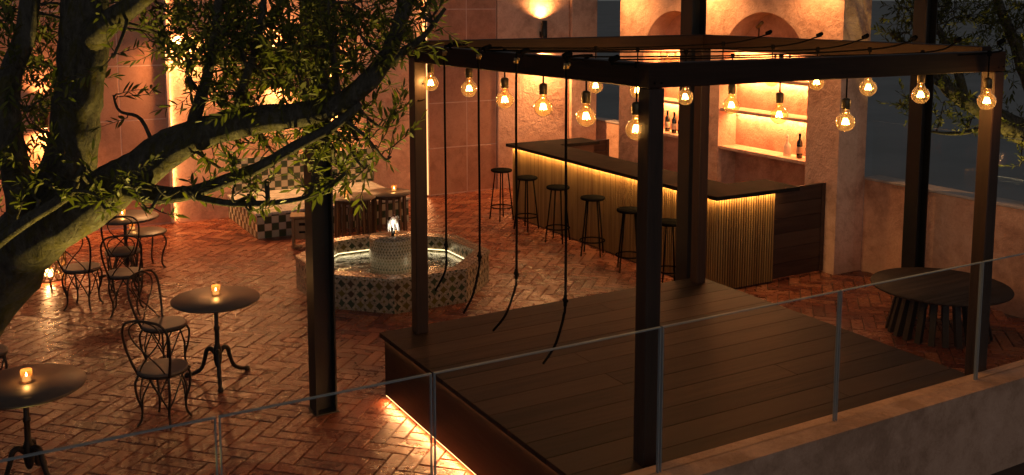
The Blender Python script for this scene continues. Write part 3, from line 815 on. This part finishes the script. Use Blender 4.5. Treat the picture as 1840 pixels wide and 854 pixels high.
def make_chair():
    t = thing('bistro_chair', 'chair', 'chair', (0,0,0), 0, 'bent iron bistro chairs')
    b = MB(); b.lathe([(.0,.435),(.185,.435),(.197,.442),(.20,.452),(.195,.460),(.18,.462),(.0,.458)], 32); b.build('seat', SEAT, t)
    b = MB(); N = 28; b.tube([(.188*math.cos(2*math.pi*k/N), .188*math.sin(2*math.pi*k/N), .428) for k in range(N+1)], .008, 6, cap=False); b.build('seat_ring', IRON, t)
    A = [R(45), R(135), R(225), R(315)]
    for a in A:
        c, s = math.cos(a), math.sin(a)
        l = MB(); l.tube(spline([(.183*c,.183*s,.43),(.215*c,.215*s,.36),(.205*c,.205*s,.25),(.172*c,.172*s,.14),(.18*c,.18*s,.05),(.215*c,.215*s,0)], 5), .0095, 7); l.build('leg', IRON, t)
    b = MB()
    for i in range(4):
        a0, a1 = A[i], A[(i+1)%4] + (2*math.pi if i == 3 else 0); am = (a0+a1)/2
        for aa in (a0, a1):
            q = lambda r, a, z: (r*math.cos(a), r*math.sin(a), z)
            b.tube(spline([q(.178,am+(am-aa)*.10,.43), q(.172,am+(aa-am)*.25,.35), q(.178,am+(aa-am)*.65,.25), q(.168,aa,.14), q(.178,aa,.06)], 4), .0065, 6)
    b.build('brace', IRON, t)
    # back at -y: outer hoop and two crossing wires
    b = MB(); pts = [(-.14,-.13,.43),(-.175,-.165,.55),(-.20,-.20,.70),(-.195,-.225,.82),(-.14,-.245,.895),(0,-.25,.915),(.14,-.245,.895),(.195,-.225,.82),(.20,-.20,.70),(.175,-.165,.55),(.14,-.13,.43)]
    b.tube(spline(pts, 5), .0105, 7); b.build('back_hoop', IRON, t)
    b = MB()
    for sgn in (-1, 1):
        b.tube(spline([(sgn*.125,-.135,.435),(sgn*.075,-.16,.52),(sgn*-.01,-.19,.62),(sgn*-.10,-.212,.72),(sgn*-.135,-.228,.81),(sgn*-.10,-.24,.875),(sgn*-.02,-.249,.91)], 5), .0065, 6)
    b.build('back_wires', IRON, t)
    return t
ch0 = make_chair()
chairs = [((1.377,8.13), (2.0,8.80), 'bent iron chair in front, its back turned toward the near corner table'),
          ((1.60,9.27), (2.05,8.75), 'bent iron chair just behind, facing the middle pedestal table'),
          ((1.565,11.28), (1.9,12.5), 'bent iron chair halfway back between the front pair and the farthest pedestal table'),
          ((1.686,12.30), (1.8,12.9), 'bent iron chair tucked against the farthest pedestal table'),
          ((1.18,11.75), (1.7,12.6), 'bent iron chair mostly hidden behind the olive limb'),
          ((.12,9.25), (.34,7.8), 'bent iron chair at the picture edge beyond the near corner table')]
for i, ((x, y), (tx, ty), lb) in enumerate(chairs):
    o = ch0 if i == 0 else copy_tree(ch0)
    o.location = (x, y, 0); o.rotation_euler = (0, 0, math.atan2(ty-y, tx-x) - math.pi/2); o['label'] = lb
# low bent-leg side table
t = thing('side_table', 'low round side table on bent iron legs beyond the chairs', 'table', (2.087, 13.10, 0), .3)
b = MB(); b.lathe([(.0,.45),(.24,.45),(.255,.458),(.255,.472),(.245,.48),(.0,.48)], 40); b.build('table_top', TOP, t)
for k in range(4):
    a = R(45+90*k); c, s = math.cos(a), math.sin(a)
    l = MB(); l.tube(spline([(.15*c,.15*s,.449),(.225*c,.225*s,.42),(.25*c,.25*s,.33),(.20*c,.20*s,.18),(.19*c,.19*s,.06),(.23*c,.23*s,0)], 5), .011, 7); l.build('leg', IRON, t)
c = onz(238, 413, .48); candle((c.x, c.y, .4805), 'lit tealight on the low bent leg side table', .8)
# pierced metal stool glowing underneath
t = thing('floor_lantern', 'pierced metal floor lantern glowing underneath beside the olive trunk', 'lantern', (.93, 12.9, 0))
b = MB(); rnd = random.Random(8)
for k in range(16):
    a0 = 2*math.pi*k/16
    for sg in (1, -1):
        b.tube([(.19*math.cos(a0+sg*q*.16), .19*math.sin(a0+sg*q*.16), .08+q*.07) for q in range(6)], .008, 5)
for z in (.08, .43): b.tube([(.19*math.cos(2*math.pi*k/30), .19*math.sin(2*math.pi*k/30), z) for k in range(31)], .011, 6, cap=False)
b.build('lattice', BRASS, t)
b = MB(); b.lathe([(.0,.44),(.2,.44),(.205,.455),(.0,.46)], 30); b.build('lid', BRASS, t)
for k in range(3):
    a = R(30+120*k); l = MB(); l.tube([(.18*math.cos(a),.18*math.sin(a),.09),(.20*math.cos(a),.20*math.sin(a),0)], .014, 7); l.build('foot', BRASS, t)
b = MB(); b.lathe([(.0,.10),(.04,.10),(.05,.14),(.04,.18),(.0,.18)], 16); b.build('bulb', EM_S, t)
point('lantern_lamp', t, (0,0,.055), 7, WARM, .03)

# ------------------------------------------------------------------ wall sconces
def sconce(loc, label, h, e, r=.055, dn=1.0):
    t = thing('wall_sconce', label, 'wall lamp', loc, 0, 'pipe shaped uplight sconces')
    b = MB(); b.lathe([(.0,-h),(r,-h),(r,0),(r-.006,0),(r-.006,-.03),(.0,-.031)], 28); b.build('tube', STEEL, t)
    b = MB(); b.lathe([(.0,-.028),(r-.008,-.028),(r-.008,-.020),(.0,-.020)], 24); b.build('lens', EM_S, t)
    b = MB(); b.box((-.02, r-.004, -h*.6), (.02, .13, -h*.4)); b.build('bracket', STEEL, t)
    spot('sconce_lamp', t, (0, 0, -.012), (0, .10, 1.0), e, WARM, 140, 1.0, .03)
    b = MB(); b.lathe([(.0,-h-.004),(r-.008,-h-.004),(r-.008,-h-.001),(.0,-h-.001)], 24); b.build('lens', EM_S, t)
    spot('sconce_lamp', t, (0, 0, -h-.012), (0, -.12, -h-1.0), e*dn, WARM, 165, .9, .03)
sconce((9.45, YB-.165, 3.03), 'pipe sconce throwing light up the plaster wall beyond the bar', .5, 120, dn=3.2)
sconce((5.50, YB-.16, 2.10), 'pipe sconce behind the olive leaves above the daybed', .42, 95, dn=.9)
sconce((4.55, YB-.16, 2.55), 'pipe sconce deep in the olive leaves over the left half of the daybed', .42, 95, dn=.9)
sconce((1.16, YB-.15, 2.02), 'pipe sconce glaring between the two olive trunks', .42, 50, dn=3.5)
sconce((3.10, YB-.16, 3.36), 'pipe sconce high beside the lit panel edge', .42, 130, dn=3.2)

def b_sconce(y, z, label, e):
    t = thing('wall_lamp', label, 'wall lamp', (XF-.36, y, z), 0, 'downlights high on the bar building')
    b = MB(); b.lathe([(.0,.30),(.05,.30),(.05,0),(.044,0),(.044,.03),(.0,.031)], 24); b.build('tube', STEEL, t)
    b = MB(); b.lathe([(.0,.020),(.042,.020),(.042,.028),(.0,.028)], 20); b.build('lens', EM_S, t)
    b = MB(); b.box((.045,-.02,.1),(.359,.02,.2)); b.build('bracket', STEEL, t)
    spot('down_lamp', t, (0,0,.012), (.22,0,-1), e, WARM, 160, .9, .03)
b_sconce(8.82, 3.80, 'downlight above the pier at the end of the bar building', 90)
b_sconce((n2b+n1a)/2, 3.80, 'downlight above the pier between the arches', 130)
b_sconce((n1b+YL)/2, 3.80, 'downlight above the outer pier by the gap', 130)

# ------------------------------------------------------------------ hanging bulbs and cables
def make_bulb():
    t = thing('hanging_bulb', 'bulb', 'light bulb', (0,0,0), 0, 'globe filament bulbs hung in the pergola')
    b = MB(); rr = .0635; pr_ = [(.019,.105),(.021,.085),(.026,.068)]
    for k in range(12):
        a = R(62 - k*152/11); pr_.append((rr*math.cos(a), rr*math.sin(a)))
    pr_.append((.0,-rr)); pr_ = pr_[::-1]
    b.lathe(pr_, 28); b.build('globe', BULBG, t)
    b = MB(); b.lathe([(.0,.088),(.027,.088),(.029,.094),(.027,.10),(.029,.108),(.029,.150),(.025,.158),(.012,.165),(.0,.166)], 20); b.build('socket', SOCKET, t)
    f = MB()
    for k in range(5):
        a = 2*math.pi*k/5; c, s = math.cos(a), math.sin(a); c2, s2 = math.cos(a+.6), math.sin(a+.6)
        f.tube([(.010*c,.010*s,.026),(.024*c2,.024*s2,-.014)], .0028, 5)
    f.build('filament', FILA, t)
    st = MB(); st.lathe([(.0,.086),(.010,.086),(.008,.05),(.004,.02),(.0,.018)], 10); st.build('stem', CANDG, t)
    return t
BULBS = [ # picture x, y of the globe, plane X, cord top z
    (774,150,3.43,'first hanging globe bulb beside the corner post near the clay panels'), (843,160,3.50,'globe bulb between the first two black drop cables'),
    (907,180,3.50,'globe bulb between the second and third drop cables'), (976,193,3.50,'globe bulb between the third and last drop cables'),
    (1053,210,3.50,'globe bulb just past the last drop cable, above the bar'), (1143,233,3.52,'globe bulb half hidden by the near pergola post, lower of two'),
    (1070,155,4.85,'small globe bulb tucked under the beam before the dark gap'), (1145,163,5.0,'globe bulb half hidden by the near pergola post, upper of two'),
    (1231,175,5.05,'globe bulb against the steel column'), (1314,190,5.1,'globe bulb before the left edge of the shelf niche'),
    (1400,207,5.15,'low globe bulb before the middle of the shelf niche'), (1519,220,5.24,'lowest globe bulb, hung from a long cord by the pier edge'),
    (1298,140,5.95,'globe bulb mostly behind the beam, beside the steel column'), (1387,142,5.95,'globe bulb mostly behind the beam before the shelf niche'),
    (1467,148,5.95,'globe bulb tight under the beam at the niche pier'), (1560,158,6.0,'globe bulb tight under the beam before the dark sky'),
    (1654,171,6.1,'globe bulb in front of the steel column by the low wall'), (1773,182,6.36,'globe bulb beside the outer pergola post')]
CABZ = PT + .02
pos = []
for i, (px, py, X, lb) in enumerate(BULBS):
    if i == 0: b0 = make_bulb(); o = b0
    else: o = copy_tree(b0)
    p = onX(px, py, X); o.location = p; o['label'] = lb; pos.append(p)
rows = [[pos[0], pos[6], pos[12]], [pos[1], pos[7], pos[13]], [pos[2], pos[8], pos[14]], [pos[3], pos[9], pos[15]], [pos[4], pos[10], pos[16]], [pos[5], pos[11], pos[17]]]
CABL = ['black festoon cable over the pergola end by the fountain', 'black festoon cable second from the fountain end', 'black festoon cable third from the fountain end', 'black festoon cable crossing before the shelf niche', 'black festoon cable next to the near beam', 'black festoon cable nearest the glass balustrade']
bulb_objs = [o for o in COL.objects if o.name.startswith('hanging_bulb')]
rc = random.Random(5)
for k, row in enumerate(rows):
    a = Vector((3.36, row[0].y, CABZ)); e = Vector((6.46, row[2].y, CABZ+.033))
    pts = [a + Vector((-.02, .0, -.03)), a]
    for q, p in enumerate(row):
        top = Vector((p.x, p.y, max(p.z+.17, PT - (.0 if q != 1 else .03) - rc.uniform(.0, .02)))); pts.append(top)
    pts += [e, e + Vector((.03, 0, .012)), e + Vector((.10, .05, .035))]
    b = MB(); b.tube(spline(pts, 6), .0062, 6)
    for q in (pts[1], pts[-2]): b.tube([q+Vector((-.03,0,.0)), q+Vector((.03,.012,.014))], .018, 8)
    tag(b.build('festoon_cable', BLACK), CABL[k], 'cable', 'festoon cables over the pergola')
    for q, p in enumerate(row):
        top = pts[2+q]; bo = None
        L = top.z - p.z
        d = MB(); d.tube([(0,0,.163),(0,0,max(.175, L))], .0058, 6)
        d.lathe([(.0,-.022),(.014,-.02),(.016,0),(.014,.016),(.0,.018)], 10, c=(0,0,max(.18, L)))
        i = [0,6,12][q] + k
        par = [o for o in COL.objects if o.get('label') == BULBS[i][3]][0]
        d.build('drop_cord', BLACK, par)
        point('bulb_lamp', par, (0,0,.004), 5.2, AMBER, .009)
# cable ends hanging free outside the long beam
DROPS = [((3.31,6.86), 1.46, 'bent', (.01,-.02), 'black cable drop closest to the corner post'), ((3.31,6.30), 1.50, 'bent', (0,.26), 'second black cable drop from the corner post, ending over the bricks'),
         ((3.31,5.76), 1.50, 'bent', (0,.33), 'third black cable drop, its tip over the deck edge'), ((3.31,5.14), 1.48, 'bent', (0,.26), 'last black cable drop, nearest the bulbs and the balustrade')]
for (x, y), zb, kd, (dx, dy), lb in DROPS:
    t = thing('cable_drop', lb, 'cable', (x, y, zb), 0, 'black cables dangling from the pergola')
    T = PT - zb
    b = MB()
    tip = .46 if dy > .1 else .30
    if dy <= .1: end = [(0,0,-.12), (-.004,.05,-.22), (-.02,.16,-.36)]
    else: end = [(0,.015,-.06), (0,dy*.16,-tip*.30), (0,dy*.48,-tip*.66), (0,dy,-tip)]
    b.tube(spline([(.20,.02,T+.022),(.08,.0,T+.022),(.02,0,T+.012),(.0,0,T-.035),(0,.004,T*.66),(0,-.003,T*.33),(0,0,.02)]+end, 6), .0085, 7); b.build('cord', BLACK, t)
    c = MB(); c.tube([(-.0,0,T-.055),(-.0,0,T-.02)], .017, 8); c.tube([(0,-.03,T-.03),(-.01,-.04,T-.02)], .010, 7); c.build('hook', BRASS, t)
    k = MB(); k.tube([(0,-.012,.03),(0,.012,.045)], .016, 8); k.tube([(0,0,.0),(0,0,.07)], .012, 8); k.build('clip', BLACK, t)

# ------------------------------------------------------------------ parapet and glass balustrade in front
PZ = .66
t = thing('parapet_wall', 'low plaster parapet carrying the glass balustrade in front of the deck', 'parapet', (0, 4.24, 0))
b = MB(); b.box((-4.6, 0, -.3), (9.92, .22, PZ-.002)); b.build('wall_body', PARAPET, t)
b = MB(); b.cbox((-4.6, -.006, PZ-.0015), (9.92, .226, PZ), .0005); b.build('coping', PARAPET, t)
xs = [-3.37, -1.93, -.49, .967, 2.034, 3.48, 4.93, 6.37, 7.81, 9.2]
GL = ['glass panel left of the leaning olive trunk', 'glass panel before the tree at the picture corner', 'glass panel before the near corner table', 'narrow glass panel before the lone steel column', 'glass panel before the deck corner and fascia', 'glass panel before the middle of the deck', 'glass panel before the bricks and slatted table edge', 'glass panel before the outer pergola post', 'glass panel farthest along the parapet']
for i in range(len(xs)-1):
    x0, x1 = xs[i]+.007, xs[i+1]-.007
    t = thing('glass_balustrade', GL[i], 'glass panel', (x0, 4.385, PZ), 0, 'frameless balustrade panels'); L = x1-x0; hh = .878
    b = MB(); b.box((.0065, -.0065, .0), (L-.0065, .0065, hh-.006)); b.build('pane', GLASS, t)
    e = MB(); e.box((0, -.009, hh-.0055), (L, .009, hh+.001)); e.build('top_edge', EDGE, t)
    for xa in (0, L-.006):
        e = MB(); e.box((xa, -.009, .0), (xa+.006, .009, hh-.006)); e.build('side_edge', EDGE, t)

# ------------------------------------------------------------------ olive trees
def leaf_on(mb, base, d, up_, L, wd, rnd):
    d = d.normalized(); side = d.cross(up_)
    if side.length < 1e-3: side = d.orthogonal()
    side.normalize(); nrm = side.cross(d); cv = rnd.uniform(-.12, .25)
    prof = [(0, .12), (.22, .75), (.48, 1.0), (.75, .7), (1.0, .04)]
    vs = []
    for q, w_ in prof:
        c = base + d*(L*q) - nrm*(cv*L*q*q)
        vs += [c - side*wd*w_*.5 + nrm*wd*.10*w_, c + side*wd*w_*.5 + nrm*wd*.10*w_]
    mb.add(vs, [(2*k, 2*k+1, 2*k+3, 2*k+2) for k in range(4)], 0, True)
def twig(lm, wm, p, d, L, rnd, leafL, rad=.0035):
    d = d.normalized(); pts = [p]; n = 6; cur = Vector(d)
    for k in range(n):
        cur = (cur + Vector((rnd.gauss(0,.16), rnd.gauss(0,.16), rnd.gauss(.05,.13)))).normalized(); pts.append(pts[-1] + cur*(L/n))
    wm.tube(pts, [rad*(1-.7*k/n) for k in range(n+1)], 4, cap=False)
    step = leafL*.40; acc = L*.10; side = 0
    while acc < L:
        k = min(int(acc/L*n), n-1); fr = acc/L*n - k
        q = pts[k].lerp(pts[k+1], fr); ax = (pts[k+1]-pts[k]).normalized()
        o = ax.orthogonal().normalized(); o.rotate(Matrix.Rotation(rnd.uniform(0, 6.28), 3, ax))
        for sg in (1, -1):
            if rnd.random() < .12: continue
            dd = (ax*rnd.uniform(.6,1.1) + o*sg*rnd.uniform(.6,1.0)).normalized()
            l = leafL*rnd.uniform(.65,1.15)
            leaf_on(lm, q, dd, Vector((rnd.gauss(0,.5), rnd.gauss(0,.5), 1)), l, l*rnd.uniform(.22,.31), rnd)
        acc += step*rnd.uniform(.8,1.3)
    leaf_on(lm, pts[-1], cur, Vector((rnd.gauss(0,.5), rnd.gauss(0,.5), 1)), leafL, leafL*.24, rnd)
def build_tree(name, label, base, limbs, clusters, seed, leafL, twigL, leafmat, seg=14):
    rnd = random.Random(seed); t = thing(name, label, 'tree', base)
    off = -Vector(base)
    allp = []
    for i, (pts, rad) in enumerate(limbs):
        b = MB(); P_ = [Vector(p)+off for p in pts]; sp_ = spline(P_, 7); rr = lerpl(rad, 7)
        b.tube(sp_, rr, 28 if i == 0 else seg, wob=.16 if i < 2 else .10)
        b.build('trunk' if i == 0 else 'branch', BARK, t)
        allp += [(p, r) for p, r in zip(sp_, rr)]
    lm, wm = MB(), MB()
    for (c, rad, n) in clusters:
        c = Vector(c)+off
        src = min(allp, key=lambda q: (q[0]-c).length)[0]
        mid = src.lerp(c, .5) + Vector((rnd.gauss(0,.04), rnd.gauss(0,.04), rnd.uniform(.0,.08)))
        stem = spline([src, mid, c, c + (c-src).normalized()*rad*.6 + Vector((0,0,.05))], 5)
        wm.tube(stem, [.012*(1-.6*k/len(stem)) for k in range(len(stem))], 6)
        for k in range(n):
            s0 = stem[rnd.randrange(len(stem)//3, len(stem))]
            d = Vector((rnd.gauss(0,1), rnd.gauss(0,1), rnd.gauss(.15,.8))).normalized()
            side = s0 + d*rad*rnd.uniform(.0,.75)
            if (side-s0).length > .03: wm.tube([s0, s0.lerp(side,.5)+Vector((0,0,.01)), side], [.0045,.004,.0035], 4, cap=False)
            d2 = (d + Vector((rnd.gauss(0,.4), rnd.gauss(0,.4), rnd.gauss(.1,.35)))).normalized()
            twig(lm, wm, side, d2, twigL*rnd.uniform(.6,1.25), rnd, leafL)
    wm.build('twigs', BARK, t); lm.build('foliage', leafmat, t)
    return t
A = lambda x, y, d: at(x, y, d)
limbs = [
  ([A(-290,1040,6.1), A(-215,830,6.0), A(-120,640,5.9), A(-42,535,5.85), A(32,450,5.8), A(90,375,5.75), A(125,295,5.7), A(138,200,5.65), A(148,100,5.65), A(152,0,5.65), A(165,-160,5.7)], [.36,.31,.265,.235,.205,.17,.145,.132,.128,.13,.11]),
  ([A(20,450,5.78), A(105,395,5.62), A(190,347,5.5), A(255,300,5.4), A(320,258,5.35), A(390,232,5.3), A(455,216,5.25), A(530,208,5.2), A(600,190,5.15), A(650,158,5.1), A(688,112,5.1), A(716,50,5.1), A(745,-50,5.15)], [.20,.165,.13,.112,.098,.083,.075,.066,.058,.052,.047,.042,.035]),
  ([A(40,420,5.6), A(34,340,5.45), A(14,235,5.3), A(18,140,5.3), A(45,60,5.35), A(62,-60,5.4)], [.07,.075,.07,.06,.055,.05]),
  ([A(-30,455,5.3), A(50,395,5.2), A(120,350,5.2), A(150,300,5.3)], [.034,.032,.028,.015]),
  ([A(138,150,5.66), A(158,80,5.62), A(195,40,5.52), A(240,10,5.45), A(300,-40,5.4)], [.05,.085,.065,.055,.05]),
  ([A(340,262,5.32), A(352,205,5.3), A(372,140,5.35), A(386,60,5.45), A(396,-30,5.5)], [.045,.034,.028,.024,.02]),
  ([A(425,224,5.25), A(436,160,5.3), A(462,75,5.4), A(478,-30,5.5)], [.036,.025,.02,.016]),
  ([A(215,332,5.45), A(280,350,5.3), A(340,346,5.2), A(405,325,5.15), A(470,298,5.1), A(540,258,5.1), A(600,226,5.1), A(648,186,5.1)], [.07,.05,.038,.033,.03,.028,.025,.02]),
  ([A(330,348,5.2), A(400,364,5.05), A(470,366,5.0), A(545,356,4.95), A(605,330,4.95)], [.02,.017,.015,.012,.007]),
  ([A(664,150,5.1), A(705,108,5.05), A(760,66,5.0), A(800,15,5.0)], [.03,.024,.016,.008]),
  ([A(610,188,5.15), A(600,110,5.2), A(590,30,5.25), A(600,-40,5.3)], [.02,.016,.012,.008]),
]
px = 1/330.
cl = [(40,50,6.0,80,30),(10,20,5.8,60,15),(95,150,6.3,60,21),(60,110,6.2,60,21),(60,230,6.0,60,14),(20,300,5.9,60,10),(105,290,6.0,45,5),(60,350,5.3,50,5),(30,400,5.3,45,5),(110,345,5.2,40,3),
 (205,100,5.3,28,4),(215,200,5.3,26,3),(235,335,5.15,40,5),(300,352,5.1,36,3),(190,375,5.1,36,2),(270,375,5.1,36,2),(160,330,5.2,36,4),
 (300,60,5.9,55,19),(335,100,5.9,55,20),(300,20,5.8,50,15),(370,60,5.9,60,22),(430,50,6.0,75,34),(500,40,6.0,75,32),(440,140,6.0,70,28),(500,130,6.0,70,30),(400,120,5.9,60,20),(540,100,5.9,60,25),
 (570,40,5.8,70,28),(630,40,5.6,70,26),(680,40,5.5,60,20),(600,120,5.7,60,22),(640,120,5.6,45,12),(540,170,5.7,60,20),(470,200,5.6,50,15),(420,190,5.7,45,11),
 (430,265,5.5,50,6),(490,275,5.5,55,8),(540,290,5.5,55,8),(400,305,5.4,40,4),(600,250,5.5,55,19),(640,250,5.4,50,18),(685,230,5.3,40,10),(690,285,5.3,36,4),(650,300,5.3,36,5),(600,295,5.4,45,6),
 (560,345,5.0,36,3),(480,362,5.0,36,3),(420,362,5.0,32,2),(600,330,5.0,36,4),(740,90,5.05,32,8),(775,35,5.0,36,10),(720,20,5.2,45,12),(370,290,5.4,34,3),(450,380,4.95,30,2),(350,360,5.1,30,2),
 (370,110,5.2,50,8),(395,60,5.2,50,8),(440,110,5.2,50,7),(470,60,5.2,50,8),(350,160,5.2,36,6),(430,180,5.15,40,8),(520,90,5.15,50,8),(600,80,5.1,50,8),(540,150,5.1,45,9),(590,150,5.05,40,8),(660,80,5.0,40,8),(30,120,5.2,45,8),(50,200,5.2,40,6)]
build_tree('olive_tree', 'big old olive tree leaning over the near court, lit from below', (A(-290,1040,6.1).x, A(-290,1040,6.1).y, 0), limbs,
           [(A(x,y,d), r*px*d/5.4, n) for x,y,d,r,n in cl], 11, .068, .23, LEAF)
# uplight at its foot
def uplight(loc, to, label, e, col, ang=90):
    t = thing('ground_uplight', label, 'uplight', loc, 0, 'garden uplights')
    b = MB(); b.lathe([(.0,0),(.06,0),(.06,.07),(.05,.08),(.048,.08),(.048,.05),(.0,.05)], 20); b.build('housing', STEEL, t)
    b = MB(); b.lathe([(.0,.052),(.046,.052),(.046,.058),(.0,.058)], 20); b.build('lens', EM_S, t)
    spot('uplight_lamp', t, (0,0,.085), Vector(to)-Vector(loc), e, col, ang, .5, .04)
u0 = A(150, 960, 5.9)
uplight((.30, 7.02, 0), A(190,330,5.5), 'ground uplight at the foot of the big olive tree', 26, YEL, 78)
uplight((1.75, 6.1, 0), A(430,230,5.3), 'ground uplight below the long olive limb', 1000, YEL, 70)

D2 = 12.6
limbs2 = [
  ([A(2050,560,12.9), A(1985,420,12.9), A(1930,320,12.8), A(1880,265,12.7), A(1830,235,12.6), A(1760,195,12.5), A(1710,165,12.4), A(1660,110,12.4), A(1600,60,12.4)], [.34,.30,.25,.18,.15,.11,.09,.06,.02]),
  ([A(1905,290,12.7), A(1850,150,12.7), A(1825,80,12.7), A(1795,10,12.7), A(1780,-60,12.7)], [.14,.09,.075,.06,.05]),
  ([A(1735,180,12.45), A(1715,110,12.4), A(1690,60,12.4), A(1660,15,12.4), A(1650,-30,12.4)], [.06,.05,.045,.035,.03]),
  ([A(1800,216,12.5), A(1750,235,12.3), A(1700,240,12.2), A(1640,230,12.2)], [.04,.03,.02,.01]),
  ([A(1720,170,12.4), A(1670,140,12.3), A(1630,110,12.3)], [.05,.03,.012]),
]
cl2 = [(1650,30,12.3,45,22),(1690,40,12.4,50,26),(1660,80,12.3,45,22),(1740,30,12.5,50,24),(1790,40,12.6,50,22),(1820,60,12.6,45,19),(1630,60,12.3,30,13),(1700,100,12.4,45,22),(1740,110,12.4,45,19),(1700,10,12.4,50,22),(1780,110,12.5,40,13),(1820,130,12.6,40,13),(1640,110,12.3,25,9),(1630,15,12.3,25,11),
  (1640,200,12.2,25,9),(1690,210,12.2,35,11),(1740,230,12.2,35,11),(1660,230,12.2,25,7),(1835,290,12.5,30,7),(1830,230,12.5,30,7),(1850,10,12.7,50,19),(1860,100,12.7,50,15)]
build_tree('olive_tree', 'smaller olive tree growing beyond the glazed low wall', (A(2050,560,12.9).x, A(2050,560,12.9).y, -.35), [limbs2[0]] + limbs2[1:],
           [(A(x,y,d), r/140., n) for x,y,d,r,n in cl2], 23, .085, .30, LEAF2, 10)
uplight((11.6, 7.6, -.35), A(1740,100,12.4), 'ground uplight under the olive beyond the low wall', 480, YEL, 56)
